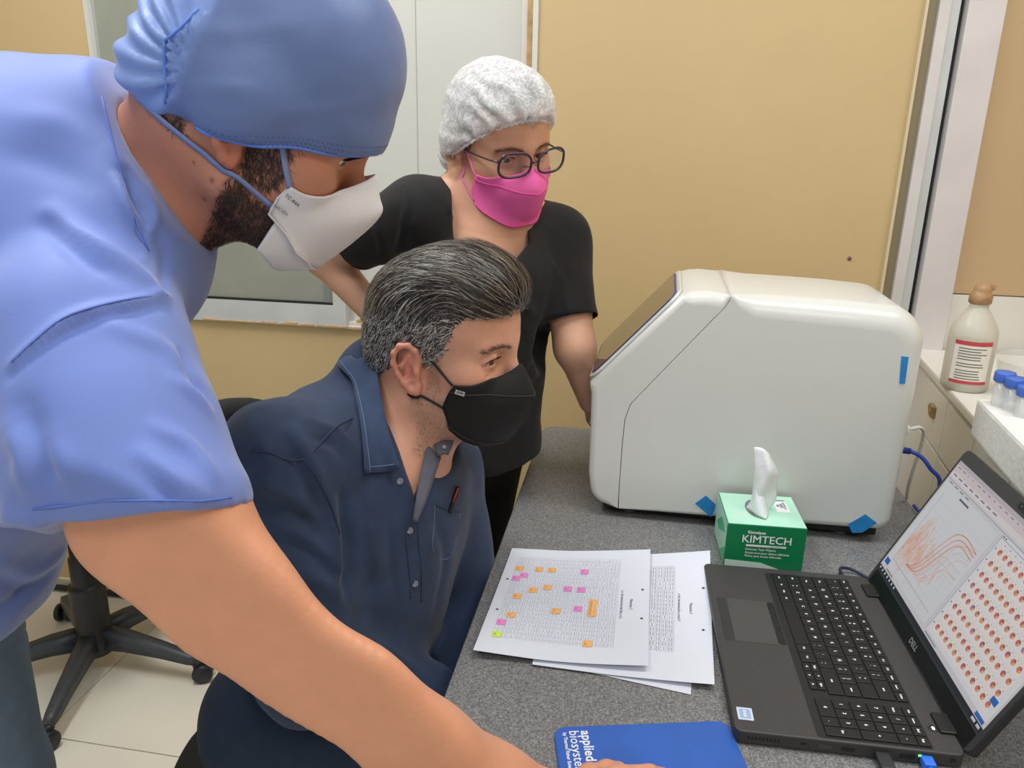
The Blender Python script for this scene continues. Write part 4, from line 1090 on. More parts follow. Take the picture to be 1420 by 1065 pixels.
def brows(h, f, parent, col, n=260, seed=1, thick=1.0, nm='eyebrow', dz=0.0):
    m_ = mat('brow_hair', (1, 1, 1), .7, attr='Col')
    for s in (1, -1):
        rng = np.random.default_rng(seed+s); t = rng.random(n); L = np.stack([s*(.014+.036*t), .11-.03*t, .0275+dz+.006*np.sin(t*2.6)-.003*t+rng.normal(0, .0016*thick, n)], 1)
        Pn = h.o+(L*h.k)@h.M.T
        for _ in range(8): g = f.grad(Pn); Pn = Pn-g*f.at(Pn)[:, None]
        V, F, Cc = strands(f, Pn, lambda p: np.tile(h.M@np.array([s*1.0, -.3, .25]), (len(p), 1)), .007*h.k, .0005, 4, .0006, np.tile(col, (n, 1))*rng.uniform(.6, 1.4, (n, 1)), seed, .3)
        link(nm, mesh_np(nm, V, F, True, Cc), m_, parent)
def lashes(h, parent, col=(20, 14, 12), ln=.006):
    for s in (1, -1):
        pts = [h.p(s*x, y, z) for x, y, z in ((.0185, .0850, .0125), (.025, .0885, .0165), (.032, .0895, .0175), (.040, .0865, .0160), (.0455, .0815, .0120))]
        b = MB(); Q = smooth_path(pts, 5); b.tube(Q, .0009, 6)
        for i, q in enumerate(Q[2:]):
            d = h.M@np.array([s*(.1+.05*i/4), 1.0-.02*i, .25]); d /= np.linalg.norm(d); b.tube([q, q+d*ln*.6, q+d*ln+h.M[:, 2]*ln*.25], [.0004, .0003, .0001], 4)
        b.build('eyelashes', mat('lash', srgb(*col), .7), parent, kind='stuff')
def hand(f, w, d, n_, side, curl=20, sc_=1.0, spread=6, thumb=35):
    """w wrist, d pointing direction, n_ back of the hand, side towards the thumb"""
    d = d/np.linalg.norm(d); n_ = n_-d*(n_@d); n_ /= np.linalg.norm(n_); s = side-d*(side@d)-n_*(side@n_); s /= np.linalg.norm(s)
    k = sc_
    f.u(ecap(w, w+d*.082*k, s, (.024*k, .018*k), (.038*k, .013*k)), .012)
    f.u(ell(w+d*.035*k+s*.020*k-n_*.006*k, np.array([.018, .030, .014])*k, np.stack([s, d, n_], 1)), .012)
    for off, L, r, y0 in ((.030, .074, .0088, .082), (.010, .082, .0090, .088), (-.010, .076, .0086, .084), (-.029, .060, .0078, .076)):
        a = math.radians(spread*off/.03); dd = d*math.cos(a)+s*math.sin(a); p = w+d*(y0-.012)*k+s*off*k; an = 0
        for i, (fr_, rr_) in enumerate(((.48, .96), (.28, .9), (.24, .84))):
            an += math.radians(curl*(.7 if i == 0 else 1.0)); v = dd*math.cos(an)-n_*math.sin(an)
            q = p+v*(L*fr_+(.012 if i == 0 else 0))*k
            f.u(cap(p, q, r*k*rr_*1.04, r*k*rr_), .005 if i == 0 else .003)
            p = q
    a = math.radians(thumb); v = d*math.cos(a)+s*math.sin(a)-n_*.25; v /= np.linalg.norm(v); p = w+d*.022*k+s*.024*k-n_*.004*k
    for L, r0, r1, b_ in ((.042, .013, .0115, 0), (.032, .0105, .0098, -12), (.026, .0096, .0082, -12)):
        a += math.radians(b_); v = d*math.cos(a)+s*math.sin(a)-n_*.25; v /= np.linalg.norm(v); q = p+v*L*k; f.u(cap(p, q, r0*k, r1*k), .006); p = q
SKIN = lambda nm, bump_=.25: mat(nm, (1, 1, 1), .47, attr='Col', noise=(30, .05), bump=(260, bump_, .0015), sss=.10)
def kf_mask(h, parent, m_, nm, rows, thick=.0016, f=None, off=.0032):
    """rows: from the nose down; each row: points (x, y, z) from the centre to the cheek; mirrored"""
    full = []
    for r in rows:
        left = [h.p(-x, y, z) for x, y, z in r[::-1]]; right = [h.p(x, y, z) for x, y, z in r[1:]]
        full.append(left+right)
    mb = sheet(full, thick, 5, 5, side=h.M[:, 1], over=None if f is None else (f, off)); o = mb.build(nm, m_, parent)
    return mb, o
def mask_line(mb, r0, r1, m_, nm, parent, r=.0009, c0=0.0, c1=1.0, lift=.0004):
    """a raised seam over the mask from row r0 at its centre to row r1 at the cheeks"""
    nc, nr = mb.G.shape[:2]; mid = (nc-1)/2; pts = []
    for i in range(nc):
        t = abs(i-mid)/mid
        if t < c0 or t > c1: continue
        r_ = (r0+(r1-r0)*t)*5; j = min(int(r_), nr-2); f_ = r_-j
        pts.append(mb.G[i, j]*(1-f_)+mb.G[i, j+1]*f_+mb.N[i, j]*lift)
    MB().tube(pts, r, 6).build(nm, m_, parent)
def mask_ridge(mb, r0, r1, m_, nm, parent, r=.0009, lift=.0004):
    nc = mb.G.shape[0]; i = (nc-1)//2
    MB().tube([mb.G[i, j]+mb.N[i, j]*lift for j in range(int(r0*5), min(int(r1*5)+1, mb.G.shape[1]))], r, 6).build(nm, m_, parent)
def band(pts, w, t, m_, nm, parent, nrm=None, n=6):
    """flat ribbon along points"""
    Q = smooth_path(pts, n); b = MB(); V = []; F = []
    for i, q in enumerate(Q):
        T = Q[min(i+1, len(Q)-1)]-Q[max(i-1, 0)]; T /= np.linalg.norm(T)+1e-12; N = np.asarray(nrm(q) if callable(nrm) else nrm, float); s = np.cross(T, N); s /= np.linalg.norm(s)+1e-12; u = np.cross(s, T)
        for a, c_ in ((-1, -1), (1, -1), (1, 1), (-1, 1)): V.append(q+s*a*w/2+u*c_*t/2)
    for i in range(len(Q)-1):
        for k in range(4): l = (k+1) % 4; F.append([i*4+k, i*4+l, i*4+4+l, i*4+4+k])
    F.append([0, 1, 2, 3]); e = (len(Q)-1)*4; F.append([e+3, e+2, e+1, e])
    return b.add(V, F, True).build(nm, m_, parent)
def cloth(nm, f, ax, m_, parent, folds=(), rum=(), smooth_=2, col=None):
    V, F = f.mesh(ax, smooth_); N = normals(V, F)
    for sc_, amp, seed, st in rum: V = V+N*(amp*vnoise(V*np.asarray(st), sc_, seed))[:, None]
    if folds: N = normals(V, F); V = fold(V, N, folds)
    c = None if col is None else col(V, N)
    return link(nm, mesh_np(nm, V, F, True, c), m_, parent), V, F
def edge_on(V, pts, lift=.0012, r=.0013, nm='hem', m_=None, parent=None, step=4):
    Q = [seen(V, x, y, .005) for x, y in pts]; Q = smooth_path(Q, step); Q = [q+(EYE-q)/np.linalg.norm(EYE-q)*lift for q in Q]
    return MB().tube(Q, r, 6).build(nm, m_, parent)
# ---------------------------------------------------------------- the man in blue scrubs
A = Head((-.237, .736, 1.382), 14.4, 28.2, -7.2, 1.0)
pa = thing('person', 'man in light blue scrubs, blue cap and white mask, bending over the desk', 'person', (-.70, .76, 0))
fa = Field(); head_prims(fa, A, .95, (1, -1), 1.0, .0066)
shR = P(140, 500, .605); shL = np.array([-.46, .90, 1.30])
nb = P(165, 262, .755)
fa.u(cap(A.p(0, -.030, -.035), nb, .053, .066), .03)
fa.u(cap(A.p(0, .010, -.060), P(215, 300, .73), .040, .050), .03)
fa.u(ell((-.465, .765, 1.265), (.12, .15, .12)), .05); fa.u(ell((-.555, .765, 1.10), (.10, .13, .15)), .05)
fa.u(cap(nb, shR, .055, .050), .04); fa.u(cap(nb, shL, .055, .050), .04)
arm = [(140, 500, .600, 88), (222, 712, .572, 104), (317, 850, .562, 90), (420, 955, .562, 82), (498, 990, .575, 75), (588, 1047, .612, 66), (672, 1092, .655, 54), (780, 1122, .712, 42)]
ap = [P(x, y, d) for x, y, d, r in arm]; ar = [r*d/FPX for x, y, d, r in arm]
fa.chain(ap, ar, .035)
wr = ap[-1]
hd = PZ(945, 1088, TZ+.026)-wr; hd[2] = 0; hd = hd/np.linalg.norm(hd)
hand(fa, wr+np.array([0, 0, .002]), hd+np.array([0, 0, -.20]), np.array([0, 0, 1.0])+hd*.2, np.array([-hd[1], hd[0], 0]), 13, 1.02)
# left arm hangs behind the body, hand on the thigh
la = [shL, np.array([-.72, .98, 1.08]), np.array([-.74, .96, .86])]
fa.chain(la, [.048, .040, .028], .03); hand(fa, la[-1], np.array([.0, -.25, -.95]), np.array([0, 1.0, 0]), np.array([1.0, 0, 0]), 12, 1.0)
ax = (axis(-.86, .30, .0055, [(-.36, -.09, .002), (.02, .26, .0028)]), axis(.48, 1.06, .0055, [(.62, .85, .002), (.54, .66, .0035)]), axis(.68, 1.56, .0055, [(1.24, 1.53, .002), (.735, .83, .0028)]))
V, F = fa.mesh(ax, 1, lambda v: np.clip(((v[:, 0] < -.37)|(v[:, 2] < 1.235))*1.0, 0, 1)*np.clip((.03-v[:, 0])/.03, 0, 1), 36); L = A.loc(V); N = normals(V, F)
base = np.array(srgb(222, 158, 124)); face_c = np.array(srgb(196, 134, 108))
c = np.tile(base, (len(V), 1)); inh = np.clip((V[:, 0]+.37)/.04, 0, 1)[:, None]*np.clip((V[:, 2]-1.19)/.05, 0, 1)[:, None]
c = c*(1-inh)+face_c*inh
ear = ((np.abs(L[:, 0]) > .073) & (np.abs(L[:, 1]) < .035) & (np.abs(L[:, 2]) < .04)).astype(float)[:, None]; c = c*(1-.5*ear)+np.array(srgb(190, 108, 90))*.5*ear
def beard_mask(L):
    # region of the beard in the head's own measure: sideburn, cheek, jaw, chin
    x, y, z = np.abs(L[:, 0]), L[:, 1], L[:, 2]
    side_ = np.clip((y-.006)/.006, 0, 1)*np.clip((.046-y)/.008, 0, 1)*np.clip((z+.045)/.02, 0, 1)*np.clip((.03-z)/.01, 0, 1)
    line = -.040-.30*(y-.02)          # cheek line falls towards the mouth
    jaw = np.clip((line-z)/.010, 0, 1)*np.clip((y-.000)/.012, 0, 1)*np.clip((z+.122+.15*(.08-y))/.012, 0, 1)
    return np.clip(side_*.9+jaw, 0, 1)*(x > .005)
bm_ = beard_mask(L)*inh[:, 0]; c = c*(1-.62*bm_[:, None])+np.array(srgb(58, 42, 36))*.62*bm_[:, None]
hz = np.clip((.030-L[:, 1]*.0-0-.0-np.abs(L[:, 2]-.02))*0+((L[:, 2] > -.030+.35*(-L[:, 1]-.05)) & (L[:, 1] < -.040)), 0, 1)*(V[:, 0] > -.40)*(L[:, 2] > -.06)
c = c*(1-.7*hz[:, None])+np.array(srgb(50, 38, 32))*.7*hz[:, None]
for mx_, my_, mr_ in ((289, 253, .0022), (280, 281, .0022), (262, 225, .0014), (257, 195, .0012)):
    q = seen(V, mx_, my_, .004); w_ = np.exp(-(np.linalg.norm(V-q, axis=1)/mr_)**2)[:, None]*.8; c = c*(1-w_)+np.array(srgb(70, 40, 32))*w_
link('body', mesh_np('body', V, F, True, c), SKIN('skin_tan'), pa)
eyes(A, pa, (10, -18)); brows(A, fa, pa, srgb(34, 24, 20), 420, 5, 1.3, dz=-.0055); lashes(A, pa, ln=.009)
rng = np.random.default_rng(8)
i = np.where((bm_ > .35) & (L[:, 0] > -.02))[0]; i = rng.choice(i, 4000); Pn = V[i]+rng.normal(0, .0012, (4000, 3))
def bdir(p):
    l = A.loc(p); t = np.clip((l[:, 1]-.02)/.06, 0, 1); d = np.stack([0*t, .25+.5*t, -1+.3*t], 1); return d@A.M.T
Vb, Fb, Cb = strands(fa, Pn, bdir, rng.uniform(.005, .012, len(Pn)), .00055, 4, .0010, np.array(srgb(40, 28, 24))*rng.uniform(.5, 1.9, (len(Pn), 1)), 3, .45)
link('beard', mesh_np('beard', Vb, Fb, True, Cb), mat('beard_hair', (1, 1, 1), .6, attr='Col'), pa)
# nape hair below the cap
i = np.where((hz > .5) & (L[:, 0] > -.03))[0]; i = rng.choice(i, 1500)
Vb, Fb, Cb = strands(fa, V[i]+rng.normal(0, .001, (1500, 3)), lambda p: np.tile(A.M@np.array([0, -.4, -1.0]), (len(p), 1)), .010, .0006, 4, .0010, np.array(srgb(34, 25, 22))*rng.uniform(.5, 1.6, (1500, 1)), 4, .3)
link('hair', mesh_np('hair', Vb, Fb, True, Cb), mat('beard_hair', 0), pa)
# cap
m_cap2 = mat('cap_fabric', srgb(100, 132, 200), .45, attr='Col', sheen=.12, noise=(16, .05), bump=(900, .25, .0006))
fc = Field()
fc.u(A.e((0, -.004, .060), (.088, .104, .095)), .02); fc.u(A.e((0, .030, .070), (.078, .072, .080)), .03); fc.u(A.e((0, .030, .030), (.080, .081, .055)), .02)
for s in (1, -1): fc.u(A.e((s*.074, -.010, .014), (.026, .036, .038)), .03)
fc.u(A.e((0, -.054, .030), (.076, .052, .060)), .03); fc.u(A.e((.02, -.072, .002), (.050, .042, .036)), .02)
cutA = A.p(0, .112, .029); cutB = A.p(.08, .0, -.012); cutC = A.p(-.08, .0, -.012)
nn = np.cross(cutB-cutA, cutC-cutA); nn = nn if nn@A.M[:, 2] < 0 else -nn
fc.s_(inter(half(cutA, nn), half(A.p(0, -.02, 0), A.M[:, 1])), .003)
fc.s_(half(A.p(0, -.075, -.030), -A.M[:, 2]*1.0-A.M[:, 1]*.15), .006)
fc.s_(inter(half(A.p(0, -.0, -.012), -A.M[:, 2]*1.0+A.M[:, 1]*.22)), .004)
fi = Field()
capV = fc.mesh((axis(-.42, -.05, .003), axis(.58, .90, .003), axis(1.26, 1.60, .003)), 2)
V, F = capV; N = normals(V, F); L = A.loc(V)
V = V+N*(.0010*vnoise(V*np.array([1, 1, 1.6]), 26, 3)+.0005*vnoise(V, 60, 5))[:, None]
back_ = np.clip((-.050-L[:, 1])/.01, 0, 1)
# pleats gathered behind the seam
ang = np.arctan2(L[:, 2]-.03, -(L[:, 1]+.05)); V = V+N*(back_*(.0022*np.sin(ang*17+6*vnoise(V, 18, 2))+.0015*vnoise(V, 45, 7)))[:, None]
N = normals(V, F)
V = fold(V, N, [([(220, 146), (222, 110), (221, 75), (221, 52)], .0026, .0022), ([(221, 52), (245, 32), (275, 8)], .0024, .0020), ([(222, 52), (212, 25), (205, 5)], .0014, .004), ([(214, 140), (216, 100), (214, 60)], -.0022, .003),
                ([(172, 118), (190, 108), (215, 112)], .0018, .004), ([(178, 60), (196, 78), (216, 80)], .0018, .004), ([(182, 20), (200, 40), (218, 48)], .002, .004), ([(250, 120), (300, 118), (360, 112)], .0010, .006), ([(380, 168), (440, 160), (520, 150)], .0009, .006), ([(250, 36), (330, 30), (420, 20)], .0010, .008)])
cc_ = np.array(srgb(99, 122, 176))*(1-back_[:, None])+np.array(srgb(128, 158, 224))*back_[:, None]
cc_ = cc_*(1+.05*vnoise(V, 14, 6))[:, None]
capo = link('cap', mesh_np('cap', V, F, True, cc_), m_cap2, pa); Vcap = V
# brim seam with its stitch dots
def ring_on(f, h, fn, n=60, a0=0, a1=2*math.pi):
    out = []
    for t in np.linspace(a0, a1, n):
        q = np.array([fn(t)])
        for _ in range(10): g = f.grad(q); q = q-g*f.at(q)[:, None]*.9
        out.append(q[0])
    return out
def brim_pt(dz):
    def fn(t):
        y = .105*math.cos(t); x = .088*math.sin(t); base_ = cutA+(cutB-cutA)*(0)
        pl = A.p(x, y, 0); k = ((cutA-pl)@nn)/(A.M[:, 2]@nn); return pl+A.M[:, 2]*(k+dz)
    return fn
b = MB(); q1 = ring_on(fc, A, brim_pt(.011), 70, 0, 1.9)
for r_ in (.004, .0085, .013):
    q1 = ring_on(fc, A, brim_pt(r_), 46, .02, 1.75)
    for q in q1[::1]:
        g = fc.grad(np.array([q]))[0]; b.lathe(q+g*.0008, [(.0006, 0), (.0006, .0003), (.0001, .0004)], 6, np.cross(g, UZ)/np.linalg.norm(np.cross(g, UZ)), np.cross(g, np.cross(g, UZ)), g)
b.build('stitching', mat('stitch_blue', srgb(62, 88, 160), .7), capo, kind='stuff')
q1 = ring_on(fc, A, brim_pt(.0012), 60, .0, 1.9); MB().tube(q1, .0016, 8).build('brim_hem', mat('cap_hem', srgb(98, 138, 224), .6), capo)
# mask: flat folded duckbill
m_mk = mat('mask_white', srgb(222, 222, 226), .75, bump=(400, .3, .0008), noise=(30, .02))
rows = [[(0, .117, .010), (.018, .108, .000), (.040, .090, -.014), (.058, .066, -.024), (.064, .052, -.024)],
        [(0, .130, -.008), (.020, .122, -.016), (.042, .102, -.026), (.058, .074, -.034), (.066, .048, -.038)],
        [(0, .139, -.022), (.022, .126, -.034), (.042, .106, -.044), (.057, .080, -.050), (.066, .046, -.056)],
        [(0, .126, -.060), (.020, .116, -.066), (.038, .100, -.070), (.052, .084, -.070), (.061, .066, -.066)],
        [(0, .107, -.099), (.012, .104, -.096), (.028, .099, -.092), (.044, .092, -.084), (.056, .080, -.078)]]
kf_mask(A, pa, m_mk, 'mask', rows, .0018, fa)
rows = [[(0, .118, -.078), (.020, .106, -.080), (.040, .090, -.076), (.054, .074, -.066), (.062, .054, -.058)],
        [(0, .104, -.100), (.020, .098, -.099), (.040, .084, -.094), (.054, .070, -.084), (.063, .052, -.074)],
        [(0, .080, -.112), (.020, .078, -.111), (.042, .068, -.106), (.055, .060, -.098), (.062, .050, -.092)]]
kf_mask(A, pa, m_mk, 'mask_panel', rows, .0018, fa, .0028)
b = MB(); b.tube([A.p(x*1.02, y+.0008, z) for x, y, z in ((.064, .052, -.024), (.067, .046, -.040), (.067, .045, -.056), (.061, .066, -.067), (.056, .080, -.079), (.044, .092, -.085), (.028, .099, -.093), (.002, .108, -.100))], .0011, 6); b.build('mask_seam', m_mk, pa)
for yy, zz, s_ in ((.058, -.030, 'N95'), (.060, -.036, 'TC-84A'), (.055, -.048, 'NIOSH')):
    b = MB(); ax_ = A.M@np.array([-.35, .9, -.28]); up_ = A.M@np.array([.25, .28, .93]); ax_ /= np.linalg.norm(ax_); o_ = A.p(.0672 if yy < .059 else .0665, yy-.002, zz)
    text_into(b, s_, .0048, o_+np.cross(ax_, up_)*.001, ax_, up_, .0001); b.build('lettering', mat('grey_print', srgb(120, 120, 126), .7), pa)
m_str = mat('strap_blue', srgb(128, 144, 190), .6)
def outw(h): return lambda q: (q-h.p(0, 0, 0))/np.linalg.norm(q-h.p(0, 0, 0))
def lay(f, pts, off=.0015):
    Q = np.array(smooth_path(pts, 6))
    for _ in range(8): g = f.grad(Q); Q = Q-g*(f.at(Q)-off)[:, None]*.8
    return list(Q)
band(lay(fa, [A.p(.067, .046, -.050), A.p(.070, .020, -.042), A.p(.073, -.010, -.037), A.p(.068, -.040, -.033), A.p(.055, -.072, -.026), A.p(.030, -.095, -.022)], .0018), .0052, .0012, m_str, 'mask_strap', pa, outw(A), 1)
band(lay(fa, [A.p(.066, .052, -.026), A.p(.070, .042, -.012), A.p(.072, .030, .006), A.p(.072, .024, .018)], .0018), .0050, .0012, m_str, 'mask_strap', pa, outw(A), 1)

edge_on(Vcap, [(221, 145), (223, 120), (222, 85), (222, 54)], .0006, .0012, 'cap_seam', mat('cap_hem', 0), capo); edge_on(Vcap, [(222, 54), (246, 32), (278, 6)], .0006, .0012, 'cap_seam', mat('cap_hem', 0), capo)
# scrubs
m_scr_b = mat('scrub_blue', srgb(105, 129, 201), .62, sheen=.35, noise=(7, .04), bump=(700, .22, .0006))
ft = Field()
ft.u(ell((-.475, .765, 1.265), (.150, .185, .160)), .05)
ft.u(ell((-.470, .79, 1.315), (.135, .17, .115)), .05)
ft.u(ell((-.560, .765, 1.10), (.135, .165, .17)), .06); ft.u(ell((-.650, .765, .92), (.130, .165, .15)), .06); ft.u(ell(P(168, 258, .735), (.070, .10, .105)), .05)
ft.u(cap(nb+np.array([-.03, 0, .0]), shR+np.array([-.015, .01, .0]), .077, .066), .05); ft.u(ell(P(196, 338, .700), (.052, .085, .080)), .04); ft.u(cap(nb+np.array([-.03, 0, 0]), shL, .075, .062), .05)
ft.u(cap(shL, la[1], .062, .066), .03)
hemc = P(186, 718, .567); s0_ = P(112, 476, .605)
ft.u(ecap(s0_, hemc, RGT, (.070, .074), (.0830, .076)), .03)
ft.u(cap(P(100, 480, .62), P(140, 600, .588), .070, .078), .03)
hn = np.cross(P(335, 698, .567)-P(35, 730, .567), P(186, 716, .70)-P(35, 730, .567)); hn = hn if hn@(ap[2]-ap[0]) > 0 else -hn
hb = P(35, 730, .567)
slb = Prim(lambda X, Y, Z: half(hb, hn).f(X, Y, Z), hemc-.13, hemc+.13)
armbox = ecap(s0_, hemc+(hemc-s0_)*.5, RGT, (.11, .10), (.12, .11))
belly_keep = half(P(110, 770, .66), np.array([0, -1.0, 0]))
ft.s_(inter(half(hb, hn), armbox, half(np.array([0, .648, 0]), np.array([0, -1.0, 0]))), .003)
ft.s_(cap(ap[1]-(ap[1]-ap[0])*.02, ap[2], ar[1]*.90, ar[2]*.95), .003)       # hollow of the sleeve
# neckline: cut along the edge from nape to throat
n1_, n2_ = P(168, 116, .72), P(256, 352, .655); vd = np.array([-.10, 1.0, .0]); cn = np.cross(n2_-n1_, vd); cn = cn if cn[0] > 0 else -cn
ft.s_(inter(half(n1_, cn), ell(P(290, 220, .74), (.17, .17, .19))), .004)
ft.s_(cap(A.p(0, -.02, -.03), nb*.6+A.p(0, -.03, -.035)*.4, .057, .060), .006)
ft.s_(half((0, 0, .835), (0, 0, -1)), .004)
rumA = [(9, .006, 1, (1, 1, .7)), (22, .0022, 4, (1, 1, 1))]
fl_ = [([(0, 500), (40, 462), (85, 432), (135, 414), (190, 404), (243, 400)], 0.0051, .0045), ([(0, 516), (45, 474), (90, 446), (140, 428), (195, 418), (240, 414)], -0.0039, .0040),
       ([(60, 285), (110, 315), (160, 345), (225, 392)], 0.0099, .010), ([(60, 305), (115, 340), (170, 372)], -0.0088, .010), ([(165, 235), (185, 275), (200, 305)], 0.0077, .006), ([(180, 225), (200, 262), (215, 300)], -0.0088, .007),
       ([(150, 430), (190, 450), (235, 470), (262, 500)], 0.0045, .009), ([(215, 620), (250, 650), (290, 690)], 0.0069, .008), ([(200, 640), (235, 672), (262, 700)], -0.0051, .008), ([(235, 585), (275, 610), (308, 650)], 0.0054, .007),
       ([(0, 590), (20, 640), (35, 700)], 0.0069, .010), ([(20, 560), (42, 620), (60, 680)], -0.0057, .010), ([(60, 600), (70, 650), (72, 690)], 0.0045, .009), ([(255, 520), (285, 545), (305, 570)], 0.0045, .006), ([(262, 480), (280, 515), (298, 540)], -0.0042, .006),
       ([(0, 200), (50, 210), (110, 240)], -0.0045, .014), ([(20, 150), (80, 160), (140, 190)], 0.0036, .014), ([(205, 350), (225, 300), (215, 250)], 0.0033, .004), ([(235, 395), (238, 350), (225, 310)], -0.0039, .006),
       ([(0, 790), (50, 800), (95, 770)], 0.0063, .010), ([(0, 812), (50, 822), (80, 800)], -0.0060, .009), ([(0, 850), (35, 835), (60, 812)], -0.0060, .008), ([(0, 730), (60, 745), (105, 745)], 0.0045, .010)]
ax = (axis(-.88, -.15, .0035), axis(.46, 1.02, .0042, [(.46, .70, .0035)]), axis(.82, 1.48, .0036))
cl, Vt, Ft = cloth('scrub_top', ft, ax, m_scr_b, pa, fl_, rumA, 2)
# hem stitching of the sleeve and rolled hem edge
m_sd = mat('scrub_seam', srgb(96, 124, 206), .7)
edge_on(Vt, [(40, 716), (90, 708), (140, 703), (190, 699), (240, 695), (290, 691), (328, 686)], .0002, .0008, 'hem_stitch', m_sd, cl)
edge_on(Vt, [(4, 503), (42, 466), (87, 436), (137, 418), (192, 408), (240, 405)], .0002, .0007, 'shoulder_seam', m_sd, cl)
edge_on(Vt, [(148, 130), (160, 200), (178, 245), (196, 300), (214, 345)], .0002, .0007, 'neck_stitch', m_sd, cl)
# trousers and shoes
m_jean = mat('denim_grey', srgb(108, 130, 152), .8, noise=(40, .08), bump=(600, .4, .0008))
fj = Field()
fj.u(ell((-.725, .765, .88), (.110, .165, .10)), .05)
for y_ in (.675, .86):
    fj.chain([np.array([-.735, y_, .84]), np.array([-.72, y_, .50]), np.array([-.72, y_, .07])], [.095, .073, .060], .04)
fj.s_(half((0, 0, .075), (0, 0, -1)), .004)
cloth('trousers', fj, (axis(-.92, -.55, .007), axis(.53, 1.0, .007), axis(.04, 1.0, .008, [(.7, 1.0, .005)])), m_jean, pa, [([(62, 835), (72, 850), (70, 880), (60, 900)], .0016, .003), ([(0, 905), (25, 900), (50, 870)], -.003, .004)], [(14, .004, 3, (1, 1, .5))])
for y_ in (.675, .86):
    f_ = Field(); f_.u(ell((-.64, y_, .045), (.125, .048, .045)), .02); f_.u(cap((-.685, y_, .07), (-.685, y_, .10), .045, .045), .02); f_.s_(half((0, 0, .002), (0, 0, -1)), .002)
    V, F = f_.mesh((axis(-.80, -.49, .007), axis(y_-.07, y_+.07, .007), axis(-.01, .16, .007))); link('shoe', mesh_np('shoe', V, F), mat('shoe_black', srgb(26, 26, 28), .4), pa)
home(pa)
# ---------------------------------------------------------------- the seated man in the navy shirt
B = Head((-.091, .999, 1.096), -23, 2.4, -.6, 1.0)
bw = math.radians(-38); BF = np.array([math.cos(bw), math.sin(bw), 0]); BR = np.array([math.sin(bw), -math.cos(bw), 0]); BM = np.stack([BR, BF, UZ], 1)
pb = thing('person', 'seated grey-haired man in a navy shirt and black mask looking at the screen', 'person', (-.31, 1.08, 0))
nbB = P(540, 618, 1.065); sRB = P(388, 640, .935); sLB = P(608, 650, 1.20)
fb = Field(); head_prims(fb, B, 1.0, (1, -1), 1.05, .0036)
fb.u(cap(B.p(0, -.028, -.035), nbB, .055, .064), .03); fb.u(cap(B.p(0, .015, -.055), P(556, 640, 1.045), .038, .042), .04)
fb.u(ell(P(520, 730, 1.07), (.13, .095, .15), BM), .05)
elR = P(432, 930, .945); wrR = P(602, 962, 1.045); elL = P(652, 850, 1.23); wrL = P(640, 960, 1.10)
fb.chain([sRB, elR, wrR], [.040, .036, .026], .02); fb.chain([sLB, elL, wrL], [.040, .036, .026], .02)
hR = np.array([.60, .10, -.35]); hL = np.array([.05, -.62, -.45])
hand(fb, wrR+hR*.02, hR, np.array([.2, -.55, .8]), np.array([.1, .8, .6]), 34, .98); hand(fb, wrL, np.array([-.25, -.60, -.5]), np.array([.3, -.2, 1.0]), np.array([-1.0, .1, .1]), 30, .98)
V, F = fb.mesh((axis(-.42, .14, .005, [(-.21, .03, .0019), (-.12, .06, .0030)]), axis(.72, 1.34, .005, [(.88, 1.11, .0020)]), axis(.50, 1.25, .005, [(.97, 1.22, .0020), (.60, .72, .0032)])), 1)
L = B.loc(V); N = normals(V, F)
c = np.tile(np.array(srgb(214, 160, 134)), (len(V), 1))
ear = ((np.abs(L[:, 0]) > .073) & (np.abs(L[:, 1]) < .035) & (np.abs(L[:, 2]) < .04)).astype(float)[:, None]; c = c*(1-.6*ear)+np.array(srgb(222, 142, 122))*.6*ear
x, y, z = np.abs(L[:, 0]), L[:, 1], L[:, 2]
stub = np.clip(np.clip((-.030-.25*(y-.02)-z)/.012, 0, 1)*np.clip((y+.002)/.012, 0, 1)*np.clip((z+.118)/.012, 0, 1)+np.clip((y-.008)/.006, 0, 1)*np.clip((.036-y)/.01, 0, 1)*np.clip((z+.045)/.02, 0, 1)*np.clip((.035-z)/.01, 0, 1), 0, 1)
stub = stub*(V[:, 2] > .95)
c = c*(1-.32*stub[:, None])+np.array(srgb(120, 104, 96))*.32*stub[:, None]
chk = np.exp(-((x-.05)**2+(y-.066)**2+(z+.012)**2)/.0005)[:, None]*.35*(V[:, 2] > .95)[:, None]; c = c*(1-chk)+np.array(srgb(220, 138, 116))*chk
# smile and eye-corner creases cut into the skin
for (x0, y0, z0_, x1, y1, z1_, d_) in [(.047, .078, .008, .060, .060, .016, .0009), (.047, .077, .004, .062, .056, .004, .0010), (.046, .077, .000, .060, .058, -.008, .0010), (.026, .094, -.002, .046, .083, -.005, .0012), (.030, .090, .052, .052, .074, .050, .0006)]:
    for s in (1, -1):
        a, b_ = B.p(s*x0, y0, z0_), B.p(s*x1, y1, z1_); d = b_-a; t = np.clip(((V-a)@d)/(d@d), 0, 1); r = np.linalg.norm(V-a-t[:, None]*d, axis=1); V = V-N*(1.7*d_*np.exp(-(r/.0020)**2))[:, None]
link('body', mesh_np('body', V, F, True, c), SKIN('skin_fair'), pb)
eyes(B, pb, (8, -6), (84, 64, 44)); brows(B, fb, pb, srgb(108, 92, 80), 150, 15, 1.0); lashes(B, pb, (50, 36, 30))
rng = np.random.default_rng(21)
i = np.where(stub > .4)[0]; i = rng.choice(i, 2600)
Vb, Fb, Cb = strands(fb, V[i]+rng.normal(0, .001, (2600, 3)), lambda p: np.tile(B.M@np.array([0, .3, -1.0]), (len(p), 1)), .0032, .0004, 3, .0005, np.array(srgb(120, 108, 98))*rng.uniform(.4, 1.7, (2600, 1)), 4, .4)
link('stubble', mesh_np('stubble', Vb, Fb, True, Cb), mat('beard_hair', 0), pb)
